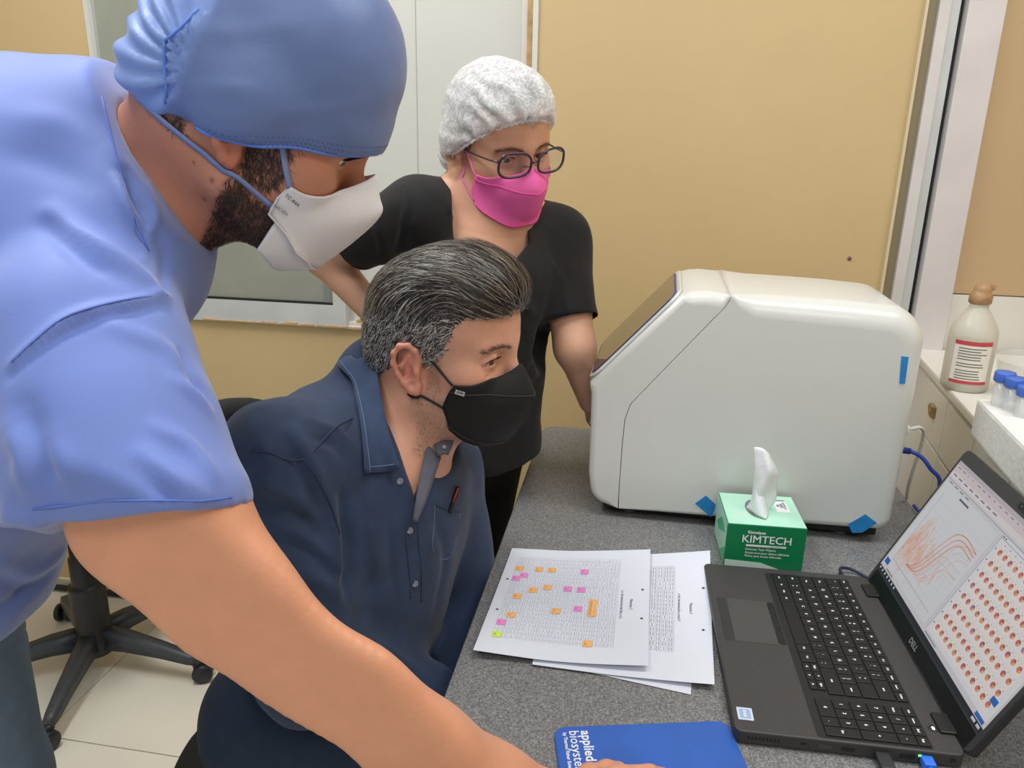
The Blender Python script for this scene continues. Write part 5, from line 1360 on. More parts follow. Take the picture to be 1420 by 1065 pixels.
# hair
fh = Field()
fh.u(B.e((0, -.006, .050), (.0815, .1035, .0885)), .02); fh.u(B.e((0, .030, .085), (.066, .068, .062)), .03); fh.u(B.e((0, .066, .098), (.050, .038, .030)), .02)
fh.u(B.e((0, -.062, .0), (.064, .048, .062)), .03)
def hair_region(L):
    x, y, z = np.abs(L[:, 0]), L[:, 1], L[:, 2]
    fr_ = z-(.075-.10*np.clip(x-.035, 0, 1)*1.0)+np.clip(.066-y, 0, .2)*.9        # front hairline, receding at the temples
    temple = (.050-y)+.25*(z-.05)
    above = z-(.004+np.clip(-.004-y, 0, 1)*-.0)
    sb_ = (np.minimum(.032-y, y-.010) > 0)&(z > -.018)
    side_ = (temple > 0)&(((y > .006)&(z > .006))|((y <= .006)&(y > -.032)&(z > .030))|((y <= -.028)&(z > -.060-.3*(y+.03))))
    top_ = (fr_ > 0)&(z > .045)
    return (side_|top_|(sb_&(x > .05)))
V, F = fh.mesh((axis(-.24, .06, .0026), axis(.86, 1.14, .0026), axis(.98, 1.27, .0026)), 1)
L = B.loc(V); keep = hair_region(L); fk = keep[F].all(1)
# sink the rim of the hair cap into the scalp
deg = np.zeros(len(V)); np.add.at(deg, F.ravel(), 1); deg2 = np.zeros(len(V)); np.add.at(deg2, F[fk].ravel(), 1); edge = (deg2 < deg)&keep
g = fb.grad(V[edge]); V[edge] = V[edge]-g*(fb.at(V[edge])+.001)[:, None]
N = normals(V, F); Lx = B.loc(V)
flow = np.sin(Lx[:, 0]*420+30*Lx[:, 2]+4*vnoise(Lx, 30, 2)); V = V+N*(.0009*flow*(Lx[:, 2] > .07))[:, None]
gr = np.clip(.55-(Lx[:, 2]-.02)*9, .0, 1)[:, None]*np.clip(1-(Lx[:, 1]+.01)*7, .25, 1)[:, None]
hc = np.array(srgb(48, 44, 41))*(1-gr)+np.array(srgb(98, 96, 93))*gr
used = np.unique(F[fk]); mp = -np.ones(len(V), int); mp[used] = np.arange(len(used))
hm_ = mat('hair_grey', (1, 1, 1), .42, attr='Col', spec=.6)
hb_ = link('hair', mesh_np('hair', V[used], mp[F[fk]], True, hc[used]), hm_, pb)
def hflow(p):
    l = B.loc(p); x, y, z = l[:, 0], l[:, 1], l[:, 2]; top = np.clip((z-.080)/.035, 0, 1)
    fr0 = np.clip((y-.01)/.05, 0, 1); top = np.maximum(top, fr0)
    d_top = np.stack([.12*np.sign(x)*np.clip(np.abs(x)/.05, 0, 1), -1.0+0*x, .10+.30*fr0-.7*np.clip(-y/.08, 0, 1)], 1)
    d_side = np.stack([0*x, -.55+0*x, -.85+0*x], 1)
    return (d_top*top[:, None]+d_side*(1-top[:, None]))@B.M.T
cand = V[used][keep[used]]; cL = B.loc(cand)
def grow_hair(sel, n, L0, L1, wd, lf, c0, c1, mix, seed, curl, nm, steps=6, sig=.001):
    rng = np.random.default_rng(seed); q = cand[rng.choice(np.where(sel)[0], n)]+rng.normal(0, sig, (n, 3)); m = rng.random(n)[:, None] < mix
    col = np.where(m, np.array(c1), np.array(c0))*rng.uniform(.55, 1.45, (n, 1))
    V_, F_, C_ = strands(fh, q, hflow, rng.uniform(L0, L1, n), wd, steps, rng.uniform(lf*.2, lf, n), col, seed, curl); link(nm, mesh_np(nm, V_, F_, True, C_), hm_, hb_)
side_m = cL[:, 2] < .085
grow_hair(side_m, 12000, .008, .016, .00062, .0016, srgb(58, 55, 53), srgb(200, 198, 194), .50, 5, .35, 'short_strands', 5)
grow_hair(~side_m, 8500, .030, .060, .00085, .0034, srgb(38, 34, 31), srgb(156, 150, 142), .30, 6, .10, 'long_strands', 8)
fr_m = (cL[:, 1] > .055)&(cL[:, 2] > .07)
grow_hair(fr_m, 2600, .045, .075, .0009, .0075, srgb(36, 31, 28), srgb(136, 124, 112), .28, 7, .10, 'front_strands', 9)
# mask
m_mb = mat('mask_black', srgb(15, 15, 16), .75, bump=(500, .3, .0006))
rows = [[(0, .110, .006), (.018, .102, -.002), (.036, .088, -.008), (.052, .070, -.010), (.064, .052, -.012)],
        [(0, .122, -.012), (.020, .114, -.016), (.040, .096, -.020), (.056, .074, -.020), (.067, .046, -.022)],
        [(0, .132, -.034), (.022, .120, -.036), (.043, .100, -.036), (.058, .074, -.034), (.068, .040, -.034)],
        [(0, .126, -.058), (.022, .116, -.058), (.043, .096, -.056), (.058, .070, -.052), (.068, .036, -.046)],
        [(0, .114, -.082), (.020, .106, -.082), (.040, .088, -.080), (.056, .064, -.074), (.066, .040, -.062)],
        [(0, .096, -.106), (.016, .090, -.106), (.036, .074, -.104), (.052, .056, -.094), (.063, .042, -.078)]]
mbB, _ = kf_mask(B, pb, m_mb, 'mask', rows, .0016, fb)
sm = lambda pts: smooth_path([B.p(*q) for q in pts], 5)
m_ms = mat('mask_seam_black', srgb(44, 44, 46), .7)
mask_line(mbB, 2.0, 1.0, m_ms, 'mask_seam', pb); mask_line(mbB, 4.9, 4.6, m_ms, 'mask_seam', pb); mask_ridge(mbB, 2, 5, m_ms, 'mask_seam', pb)
m_lp = mat('loop_black', srgb(16, 16, 17), .6)
MB().tube(lay(fb, [B.p(.068, .050, -.014), B.p(.072, .034, .000), B.p(.076, .014, .016), B.p(.074, .000, .030), B.p(.070, -.016, .033)], .0012), .0016, 8).build('ear_loop', m_lp, pb)
MB().tube(lay(fb, [B.p(.066, .040, -.050), B.p(.070, .024, -.042), B.p(.076, .008, -.034), B.p(.078, -.006, -.030)], .0012), .0016, 8).build('ear_loop', m_lp, pb)
o_ = B.p(.0690, .0600, -.0215); ax_ = B.M@np.array([-.30, .92, -.24]); up_ = B.M@np.array([.0, .26, .96]); b = MB()
n_ = np.cross(ax_, up_); o_ = o_+n_*.0022; b.prism([o_+n_*.0012+ax_*x_+up_*z_ for x_, z_ in ((-.006, -.003), (.006, -.003), (.006, .003), (-.006, .003))], n_*.0004); b.build('clip', mat('silver_print', srgb(190, 190, 192), .35, metal=.5), pb)
b = MB(); text_into(b, 'K94', .0050, o_+n_*.0020, ax_, up_, .0002); b.build('lettering', mat('dark_print', srgb(60, 60, 62), .6), pb)

# shirt
m_nv = mat('navy_cotton', srgb(36, 53, 82), .85, sheen=.12, noise=(34, .22), bump=(900, .45, .0008))
fs_ = Field()
fs_.u(ell(P(505, 715, 1.075), (.170, .120, .165), BM), .04); fs_.u(ell(P(478, 850, 1.10), (.150, .125, .15), BM), .06); fs_.u(ell(P(440, 955, 1.15), (.145, .135, .10), BM), .05)
fs_.u(ell(P(455, 640, 1.10), (.15, .095, .11), BM), .05)
fs_.u(cap(P(520, 585, 1.09), sRB, .066, .066), .05); fs_.u(cap(P(530, 600, 1.10), sLB, .060, .056), .05)
fs_.chain([sRB, elR, wrR-(wrR-elR)*.04], [.068, .058, .040], .035); fs_.chain([sLB, elL, wrL-(wrL-elL)*.06], [.060, .055, .038], .03)
fs_.u(cap(P(528, 520, 1.07), P(520, 580, 1.09), .056, .064), .03)
ncut = P(556, 560, 1.05); fs_.s_(inter(half(ncut, np.array([.80, -.15, .58])), ell(P(600, 540, 1.02), (.14, .14, .12))), .004)
# open neck: a wedge down to the second button
vA, vB, vC = P(548, 612, .985), P(598, 622, 1.02), P(574, 700, .985)
wl = Prim(lambda X, Y, Z: np.maximum(half(vA, np.cross(vC-vA, vA-EYE)*np.sign(np.dot(np.cross(vC-vA, vA-EYE), vB-vA))).f(X, Y, Z), half(vB, np.cross(vC-vB, vB-EYE)*np.sign(np.dot(np.cross(vC-vB, vB-EYE), vA-vB))).f(X, Y, Z)), P(574, 650, .98)-.10, P(574, 650, .98)+.10)
fs_.s_(inter(wl, ell(P(574, 640, .97), (.09, .085, .10))), .003)
fs_.s_(cap(B.p(0, -.026, -.04), nbB, .058, .066), .004); fs_.s_(cap(B.p(0, .015, -.055), P(558, 636, 1.035), .043, .046), .004)
fs_.s_(cap(wrR-(wrR-elR)*.10, wrR+(wrR-elR)*.3, .029, .034), .002)
foldB = [([(398, 600), (420, 640), (440, 690), (470, 740)], -.0050, .009), ([(412, 590), (440, 640), (462, 690)], .0045, .008), ([(345, 680), (400, 690), (450, 720)], .0040, .008), ([(350, 700), (410, 716), (462, 752)], -.0045, .008),
         ([(380, 740), (430, 750), (480, 790)], .0048, .008), ([(390, 762), (440, 776), (486, 812)], -.0050, .008), ([(410, 790), (450, 806), (488, 830)], .0044, .008), ([(420, 820), (455, 836), (480, 856)], -.0045, .008),
         ([(484, 690), (492, 750), (490, 830)], -.0100, .009), ([(470, 700), (478, 760), (476, 830)], .0050, .008), ([(520, 680), (522, 740), (530, 820)], .0035, .009), ([(545, 700), (548, 760), (552, 830)], -.0030, .007),
         ([(430, 575), (470, 590), (490, 610)], .0030, .007), ([(440, 600), (468, 612), (488, 640)], -.0035, .007), ([(500, 880), (540, 890), (590, 930)], .0035, .006), ([(520, 905), (560, 915), (600, 945)], -.0035, .006), ([(610, 720), (625, 780), (610, 850)], -.004, .009),
         ([(360, 610), (372, 650), (372, 690)], .003, .008), ([(340, 640), (352, 680), (372, 720)], -.0035, .009)]
cb_, Vs, Fs_ = cloth('shirt', fs_, (axis(-.50, .12, .0036), axis(.72, 1.40, .0042), axis(.50, 1.16, .0036)), m_nv, pb, foldB, [(12, .0045, 6, (1, 1, .8)), (30, .0018, 9, (1, 1, 1))], 2)
m_st = mat('navy_seam', srgb(36, 52, 80), .85); m_stl = mat('navy_stitch', srgb(96, 116, 146), .8)
edge_on(Vs, [(342, 628), (370, 622), (400, 632), (416, 640), (440, 618), (470, 592), (492, 575)], .0010, .0010, 'yoke_seam', m_st, cb_)
edge_on(Vs, [(416, 640), (440, 668), (462, 705), (476, 740)], .0010, .0010, 'sleeve_seam', m_st, cb_)
# collar, near leaf
col_n = mat('navy_collar', srgb(43, 63, 95), .85, sheen=.12, noise=(34, .2), bump=(900, .45, .0008))
rows = [[P(517, 492, 1.030), P(527, 540, .985), P(540, 600, .962), P(556, 651, .955)], [P(503, 500, 1.042), P(510, 545, .985), P(520, 605, .955), P(530, 655, .955)], [P(488, 511, 1.048), P(489, 555, .990), P(492, 610, .960), P(497, 657, .950)]]
shC = sheet(rows, .0028, 6, 4, side=-FWD, over=(fs_, .0062)); cl_ = shC.build('collar', col_n, pb)
gC = shC.G; nC = shC.N
MB().tube([gC[k, -2]+nC[k, -2]*.0004 for k in range(gC.shape[0])]+[gC[-2, k]+nC[-2, k]*.0004 for k in range(gC.shape[1]-2, 0, -1)], .0006, 6).build('stitch', m_stl, cl_)
# far leaf and facing, grey inside
m_in = mat('grey_facing', srgb(84, 84, 96), .8, noise=(60, .08), bump=(700, .3, .0006))
rows = [[P(596, 610, 1.01), P(602, 618, 1.0), P(606, 632, .99)], [P(612, 602, 1.02), P(616, 614, 1.0), P(618, 628, .99)], [P(624, 600, 1.03), P(629, 612, 1.01), P(622, 631, .995)]]
sheet(rows, .0028, 4, 4, side=-FWD).build('collar', m_in, pb)
MB().lathe(P(616, 620, .992), [(.0026, 0), (.0026, .0008), (.0001, .0010)], 10, RGT, UPV, -FWD).build('button', mat('button_grey', srgb(150, 150, 156), .4), pb)
rows = [[P(592, 616, 1.00), P(585, 650, .985), P(577, 690, .968), P(572, 722, .962)], [P(612, 634, .998), P(602, 664, .985), P(590, 698, .968), P(578, 724, .960)]]
sheet(rows, .0022, 6, 3, side=-FWD, over=(fs_, .0022)).build('facing', m_in, pb)
# placket, buttons, pocket and pen
def on_shirt(px, py, lift=.0012):
    q = seen(Vs, px, py, .005); return q+(EYE-q)/np.linalg.norm(EYE-q)*lift
for off, nm in ((-9, 'placket_edge'), (9, 'placket_edge')):
    MB().tube(smooth_path([on_shirt(x+off, y_, .0004) for x, y_ in ((572, 720), (577, 760), (580, 800), (580, 835))], 5), .0008, 6).build(nm, m_st, cb_)
for x_, y_ in ((558, 670), (573, 738), (580, 812)):
    q = on_shirt(x_, y_, .0012); d_ = (EYE-q)/np.linalg.norm(EYE-q); MB().lathe(q, [(.0042, 0), (.0044, .0008), (.0036, .0014), (.0028, .0010), (.0001, .0010)], 16, RGT, np.cross(d_, RGT), d_).build('button', mat('button_blue', srgb(118, 124, 138), .35), cb_)
MB().tube(smooth_path([on_shirt(x, y_, .0006) for x, y_ in ((608, 698), (622, 706), (642, 712))], 5), .0009, 6).build('pocket_edge', m_st, cb_)
MB().tube(smooth_path([on_shirt(x, y_, .0006) for x, y_ in ((608, 698), (606, 730), (604, 762), (618, 776), (634, 764), (642, 712))], 5), .0006, 6).build('pocket_stitch', m_stl, cb_)
pn = thing('pen', 'red and black pen clipped in the chest pocket of the navy shirt', 'pen', on_shirt(633, 700, .004))
q0, q1 = on_shirt(628, 712, .003), on_shirt(640, 676, .006)
MB().tube([q0, q0*.2+q1*.8, q1], [.0032, .0034, .0030], 12).build('barrel', mat('pen_black', srgb(18, 18, 20), .3), pn)
MB().tube([q0*.6+q1*.4-FWD*.0036, q0*.05+q1*.95-FWD*.0040, q1-FWD*.001], [.0010, .0011, .0011], 8).build('clip', mat('pen_red', srgb(176, 40, 40), .3), pn); home(pn)
# trousers, shoes
m_nj = mat('dark_denim', srgb(34, 48, 68), .85, noise=(50, .12), bump=(600, .4, .0008))
ftj = Field(); pel = P(438, 975, 1.16); pel[2] = .585
ftj.u(ell(pel, (.150, .14, .09), BM), .04)
for s, kx, ky in ((1, .06, .80), (-1, .02, 1.10)):
    hip = pel+BR*.085*s+np.array([0, 0, -.01]); kn = np.array([min(kx, .2), ky, .555]); kn = hip+(kn-hip)/np.linalg.norm(kn-hip)*.42; an = kn+np.array([.0, .02, -.46])
    ftj.chain([hip, kn, an], [.092, .068, .052], .03)
    f_ = Field(); f_.u(ell(an+np.array([.05, -.02, -.045]), (.125, .048, .045), np.stack([BF, BR, UZ], 1)), .02); f_.u(cap(an, an-UZ*.03, .045, .045), .02); f_.s_(half((0, 0, .002), (0, 0, -1)), .002)
    c_ = an+np.array([.05, -.02, 0]); V, F = f_.mesh((axis(c_[0]-.16, c_[0]+.16, .007), axis(c_[1]-.15, c_[1]+.15, .007), axis(-.01, .18, .007))); link('shoe', mesh_np('shoe', V, F), mat('shoe_black', 0), pb)
ftj.s_(half((0, 0, .09), (0, 0, -1)), .004)
cloth('trousers', ftj, (axis(-.52, .26, .007), axis(.70, 1.36, .007), axis(.07, .70, .007)), m_nj, pb, [], [(14, .004, 3, (1, 1, 1))])
home(pb)
# ---- his chair
m_cb = mat('chair_black', srgb(24, 24, 26), .75, bump=(300, .4, .001)); m_cp = mat('chair_plastic', srgb(34, 35, 38), .45)
ch = thing('office_chair', 'black office chair that the man in the navy shirt sits on', 'chair', (pel[0]-.02, pel[1]+.02, 0))
sc0 = np.array([pel[0]+.03, pel[1]-.02, 0])
f_ = Field(); f_.u(ell(sc0+UZ*.475, (.235, .235, .050), BM), .02); f_.s_(half((0, 0, .512), (0, 0, 1)), .02)
V, F = f_.mesh((axis(sc0[0]-.27, sc0[0]+.27, .008), axis(sc0[1]-.27, sc0[1]+.27, .008), axis(.41, .56, .006))); link('seat', mesh_np('seat', V, F), m_cb, ch)
MB().lathe(sc0+UZ*.405, [(.10, 0), (.225, .022), (.233, .034), (.218, .046), (.10, .046)], 40).build('seat_shell', m_cp, ch)
bkc = P(306, 652, 1.28); f_ = Field(); f_.u(ell(bkc, (.165, .050, .120), BM), .02); f_.s_(ell(bkc+BF*.33, (.50, .31, .5), BM), .02)
V, F = f_.mesh((axis(bkc[0]-.26, bkc[0]+.26, .007), axis(bkc[1]-.26, bkc[1]+.26, .007), axis(bkc[2]-.15, bkc[2]+.15, .007)), 2); link('backrest', mesh_np('backrest', V, F), m_cb, ch)
MB().tube(smooth_path([bkc-BF*.035+UZ*-.05, bkc-BF*.05-UZ*.24, sc0-BF*.20+UZ*.40, sc0-BF*.02+UZ*.40], 5), .016, 10).build('back_bar', m_cp, ch)
def star_base(ch, c_, top, rot, R_=.30, nm=''):
    MB().lathe(c_, [(.044, .050), (.052, .070), (.050, .10), (.042, .115), (.044, .245), (.044, .250), (.036, .252), (.034, .262), (.033, .33), (.028, .335), (.028, top-.03)], 24).build('gas_column', m_cp, ch)
    for k in range(5):
        a = math.radians(rot+72*k); d = np.array([math.cos(a), math.sin(a), 0]); s = np.array([-d[1], d[0], 0]); b = MB(); V = []; F = []
        for t, w_, z_, h_ in ((.03, .026, .070, .050), (.10, .024, .073, .042), (.20, .020, .066, .030), (R_-.02, .017, .056, .022), (R_+.005, .013, .054, .018)):
            q = c_+d*t+UZ*z_
            V += [q-s*w_, q+s*w_, q+s*w_*.7+UZ*h_, q-s*w_*.7+UZ*h_]
        for i in range(4):
            for j in range(4): F.append([i*4+j, i*4+(j+1) % 4, i*4+4+(j+1) % 4, i*4+4+j])
        F += [[3, 2, 1, 0], [16, 17, 18, 19]]
        lg = b.add(V, F, True).build('leg', mat('leg_plastic', srgb(62, 66, 72), .42, noise=(30, .15)), ch)
        q = c_+d*R_; ca = a+1.0+k; ad = np.array([math.cos(ca), math.sin(ca), 0]); up = UZ; fd = np.cross(ad, up)
        cs_ = MB()
        for sd in (-1, 1): cs_.lathe(q+UZ*.026+ad*(.005*sd if sd > 0 else -.005-.018)+fd*.012, [(.0005, 0), (.022, .001), (.026, .005), (.026, .014), (.022, .018), (.0005, .018)], 20, fd, up, ad)
        cs_.add([], []); cs_.build('caster', m_cp, lg)
        MB().lathe(q, [(.012, .044), (.013, .052), (.010, .060)], 12).build('stem', m_cp, lg)
star_base(ch, sc0, .43, 10)
home(ch)
# ---- second office chair, its star base showing at the left
c2 = PZ(128, 860, .14); c2[2] = 0
ch2 = thing('office_chair', 'second black office chair with a grey star base on casters, behind the man in blue', 'chair', c2)
star_base(ch2, c2, .46, math.degrees(math.atan2(*(PZ(90, 985, .03)-c2)[[1, 0]])), .295)
b = MB(); b.box(c2+np.array([-.06, -.05, .40]), np.array([.12, 0, 0]), np.array([0, .10, 0]), UZ*.03, .004); b.build('mechanism', m_cp, ch2)
f_ = Field(); sc2 = c2+np.array([-.06, .0, 0]); f_.u(ell(sc2+UZ*.475, (.235, .235, .045)), .02); f_.s_(half((0, 0, .508), (0, 0, 1)), .02)
V, F = f_.mesh((axis(sc2[0]-.26, sc2[0]+.26, .009), axis(sc2[1]-.26, sc2[1]+.26, .009), axis(.41, .56, .008))); link('seat', mesh_np('seat', V, F), m_cb, ch2)
M2 = np.stack([np.array([.35, .94, 0]), np.array([.94, -.35, 0]), UZ], 1)
bc = sc2+np.array([-.22, .06, .78]); f_ = Field(); f_.u(ell(bc, (.19, .05, .20), M2), .02)
V, F = f_.mesh((axis(bc[0]-.22, bc[0]+.22, .009), axis(bc[1]-.24, bc[1]+.24, .009), axis(.55, 1.02, .009)), 2); link('backrest', mesh_np('backrest', V, F), m_cb, ch2)
MB().tube(smooth_path([bc-UZ*.05, bc-UZ*.25+np.array([-.01, 0, 0]), sc2+np.array([-.16, .04, .42]), sc2+np.array([0, 0, .42])], 5), .014, 10).build('back_bar', m_cp, ch2)
home(ch2)
q = PZ(60, 815, .0)
cab_ = thing('floor_cable', 'black cable running along the skirting behind the star base chair', 'cable', wp(-1.2, WV-.03, .012))
MB().tube(smooth_path([wp(-2.0, WV-.025, .012), wp(-1.6, WV-.035, .012), wp(-1.2, WV-.028, .012), wp(-.8, WV-.035, .012), wp(-.3, WV-.03, .012)], 5), .009, 8).build('cord', m_black, cab_); home(cab_)
# ---------------------------------------------------------------- the standing woman in black
Cw = Head((-.033, 1.377, 1.355), -56, 15.5, -7.0, .97)
cw = math.radians(-54); CF = np.array([math.cos(cw), math.sin(cw), 0]); CR = np.array([math.sin(cw), -math.cos(cw), 0]); CM = np.stack([CR, CF, UZ], 1)
pc_ = thing('person', 'standing woman in black scrubs, white hair net, glasses and pink mask', 'person', (-.14, 1.47, 0))
sRC = P(578, 296, 1.30); sLC = P(774, 330, 1.43); nbC = P(672, 262, 1.375)
fw_ = Field(); head_prims(fw_, Cw, 1.0, (1, -1), .95, .0050)
fw_.u(cap(Cw.p(0, -.030, -.035), nbC, .042, .048), .02); fw_.u(cap(Cw.p(0, -.005, -.055), P(684, 300, 1.365), .032, .036), .02)
fw_.u(ell(P(676, 350, 1.375), (.105, .078, .105), CM), .04); fw_.u(cap(nbC, sRC, .042, .040), .04); fw_.u(cap(nbC, sLC, .042, .040), .04)
eRC = P(447, 352, 1.44); wRC = P(536, 452, 1.43)
eLC = P(797, 482, 1.40); wLC = np.array([.150, 1.395, .905])
fw_.chain([sRC, eRC, wRC], [.044, .036, .024], .02); fw_.chain([sLC, sLC*.45+eLC*.55, eLC, wLC], [.044, .044, .035, .024], .02)
hand(fw_, wRC, np.array([.5, .35, -.4]), np.array([-.5, .2, .6]), np.array([.3, -.8, .0]), 20, .9)
hand(fw_, wLC, np.array([.10, .75, -.45]), np.array([-.9, .2, 0]), np.array([0, .3, 1.0]), 10, .9)
V, F = fw_.mesh((axis(-.42, .24, .005, [(-.13, .09, .0019)]), axis(1.22, 1.62, .005, [(1.26, 1.50, .0020)]), axis(.78, 1.50, .005, [(1.24, 1.48, .0019)])), 1, lambda v: np.clip((1.20-v[:, 2])/.03, 0, 1), 6)
L = Cw.loc(V)
c = np.tile(np.array(srgb(218, 168, 138)), (len(V), 1)); inh = (np.linalg.norm(L, axis=1) < .16)[:, None]
c = np.where(inh, np.array(srgb(212, 158, 128)), c)
x, y, z = np.abs(L[:, 0]), L[:, 1], L[:, 2]
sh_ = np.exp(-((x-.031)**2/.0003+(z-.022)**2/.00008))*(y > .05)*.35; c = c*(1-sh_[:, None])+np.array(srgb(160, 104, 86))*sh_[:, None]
link('body', mesh_np('body', V, F, True, c), SKIN('skin_warm'), pc_)
eyes(Cw, pc_, (4, -14), (60, 38, 24)); brows(Cw, fw_, pc_, srgb(110, 80, 62), 140, 31, .8); lashes(Cw, pc_)
# hair under the net
fhc = Field(); fhc.u(Cw.e((0, -.006, .052), (.082, .105, .092)), .02); fhc.u(Cw.e((0, -.085, -.012), (.052, .048, .050)), .03)
fhc.s_(half(Cw.p(0, .096, .068), Cw.M@np.array([0, .62, -.78])), .004); fhc.s_(inter(half(Cw.p(0, .0, -.0), Cw.M@np.array([0, .30, -.95])), half(Cw.p(0, -.055, 0), Cw.M@np.array([0, 1.0, 0]))), .004)
V, F = fhc.mesh((axis(-.20, .14, .003), axis(1.22, 1.56, .003), axis(1.24, 1.52, .003)), 1); N = normals(V, F); L = Cw.loc(V)
V = V+N*(.0012*np.sin(L[:, 0]*300+5*vnoise(L, 20, 1)))[:, None]
hc = np.array(srgb(116, 96, 80))*(1+.35*vnoise(L*np.array([3, .5, .5]), 60, 3))[:, None]
link('hair', mesh_np('hair', V, F, True, np.clip(hc, 0, 1)), mat('hair_brown', (1, 1, 1), .5, attr='Col'), pc_)
i = np.random.default_rng(3).normal(0, 1, (60, 3)); st = Cw.o+(np.array([.062, -.045, -.040])+i*np.array([.006, .008, .010]))@Cw.M.T
Vb, Fb, Cb = strands(fw_, st, lambda p: np.tile(Cw.M@np.array([.0, -.2, -1.0]), (len(p), 1)), .03, .0007, 5, .003, np.tile(np.array(srgb(70, 48, 34)), (60, 1)), 9, .2)
link('loose_hair', mesh_np('loose_hair', Vb, Fb, True, Cb), mat('hair_brown', 0), pc_)
# the net: gathered, semi see-through
m_net = bpy.data.materials.new('net_white'); m_net.use_nodes = True; nt = m_net.node_tree; bs = nt.nodes['Principled BSDF']
bs.inputs['Base Color'].default_value = (.78, .79, .80, 1); bs.inputs['Roughness'].default_value = .8
tc = nt.nodes.new('ShaderNodeTexCoord'); w1 = nt.nodes.new('ShaderNodeTexNoise'); w1.inputs['Scale'].default_value = 170; w1.inputs['Detail'].default_value = 3; w1.inputs['Distortion'].default_value = 1.2
r1 = nt.nodes.new('ShaderNodeMapRange'); r1.inputs[1].default_value = .40; r1.inputs[2].default_value = .58; r1.inputs[3].default_value = .55; r1.inputs[4].default_value = .84
nt.links.new(tc.outputs['Object'], w1.inputs['Vector']); nt.links.new(w1.outputs['Fac'], r1.inputs[0]); nt.links.new(r1.outputs[0], bs.inputs['Alpha'])
bp_ = nt.nodes.new('ShaderNodeBump'); bp_.inputs['Strength'].default_value = .5; bp_.inputs['Distance'].default_value = .002; nt.links.new(w1.outputs['Fac'], bp_.inputs['Height']); nt.links.new(bp_.outputs[0], bs.inputs['Normal'])
fn = Field(); fn.u(Cw.e((0, -.004, .056), (.088, .111, .096)), .02); fn.u(Cw.e((0, .050, .090), (.055, .058, .050)), .03); fn.u(Cw.e((0, -.090, -.010), (.060, .056, .056)), .03); fn.u(Cw.e((.01, -.108, -.042), (.040, .040, .034)), .02)
for s in (1, -1): fn.u(Cw.e((s*.074, -.018, .016), (.024, .042, .036)), .02)
fn.s_(half(Cw.p(0, .100, .078), Cw.M@np.array([0, .60, -.80])), .003); fn.s_(inter(half(Cw.p(.07, -.012, -.002), Cw.M@np.array([0, .22, -.97])), half(Cw.p(0, -.045, 0), Cw.M@np.array([0, 1.0, 0]))), .004); fn.s_(half(Cw.p(0, -.05, -.078), Cw.M@np.array([0, 0, -1.0])), .01)
V, F = fn.mesh((axis(-.24, .16, .0026), axis(1.20, 1.58, .0026), axis(1.22, 1.54, .0026)), 1); N = normals(V, F); L = Cw.loc(V)
ph_ = np.arctan2(L[:, 0], L[:, 2]-.0); rad = np.arctan2(L[:, 0]-.0, .13-L[:, 1])
amp = .0006+.0024*np.clip((L[:, 1]-.01)/.09, 0, 1)+.0016*np.clip((-.06-L[:, 1])/.05, 0, 1)
V = V+N*(amp*np.sin(ph_*26+5*vnoise(L, 25, 4))+.0005*vnoise(L, 120, 8)+.0008*vnoise(L, 50, 5))[:, None]
V = V+N*(.006*np.exp(-((L[:, 0])/.006)**2)*np.clip((L[:, 1]-.03)/.05, 0, 1))[:, None]
no = link('hair_net', mesh_np('hair_net', V, F, True), m_net, pc_)
# ruffled elastic edge
def edge_pt(t):
    y = .100*math.cos(t); x = .083*math.sin(t)
    return Cw.p(x, y, max(.074-.75*(.100-y), -.004-.2*(y+.01)))
Q = []
for t in np.linspace(-1.75, 1.75, 90):
    q = np.array([edge_pt(t)])
    for _ in range(8): g = fn.grad(q); q = q-g*fn.at(q)[:, None]*.7
    Q.append(q[0]+Cw.M@np.array([0, .0, .0012*math.sin(t*60)]))
MB().tube(Q, .0022, 8).build('net_elastic', mat('elastic_white', srgb(232, 233, 236), .8), no)
# mask, pink
m_pk_ = mat('mask_pink', srgb(244, 104, 176), .7, bump=(500, .3, .0006))
rows = [[(0, .112, .004), (.018, .104, -.006), (.036, .090, -.012), (.050, .074, -.014), (.062, .054, -.014)],
        [(0, .126, -.010), (.020, .116, -.016), (.040, .098, -.020), (.055, .076, -.022), (.065, .048, -.024)],
        [(0, .134, -.030), (.022, .122, -.036), (.043, .102, -.038), (.057, .074, -.038), (.067, .042, -.036)],
        [(0, .126, -.056), (.022, .116, -.058), (.043, .096, -.058), (.057, .070, -.056), (.067, .040, -.050)],
        [(0, .114, -.082), (.020, .106, -.084), (.040, .088, -.084), (.054, .066, -.080), (.064, .044, -.066)],
        [(0, .098, -.100), (.016, .092, -.102), (.034, .076, -.102), (.050, .060, -.096), (.061, .046, -.082)]]
mbC, _ = kf_mask(Cw, pc_, m_pk_, 'mask', rows, .0016, fw_)
m_pks = mat('mask_seam_pink', srgb(226, 84, 158), .7)
mask_line(mbC, 2.2, 1.0, m_pks, 'mask_seam', pc_, .0011); mask_line(mbC, 4.9, 4.6, m_pks, 'mask_seam', pc_)
for s in (1, -1):
    m_lpk = mat('loop_pink', srgb(240, 130, 180), .7)
    MB().tube(lay(fw_, [Cw.p(s*.065, .050, -.020), Cw.p(s*.070, .036, -.006), Cw.p(s*.074, .018, .008), Cw.p(s*.074, .002, .020)], .001), .0018, 8).build('ear_loop', m_lpk, pc_)
    MB().tube(lay(fw_, [Cw.p(s*.063, .044, -.070), Cw.p(s*.068, .026, -.055), Cw.p(s*.073, .010, -.038), Cw.p(s*.074, -.002, -.028)], .001), .0018, 8).build('ear_loop', m_lpk, pc_)
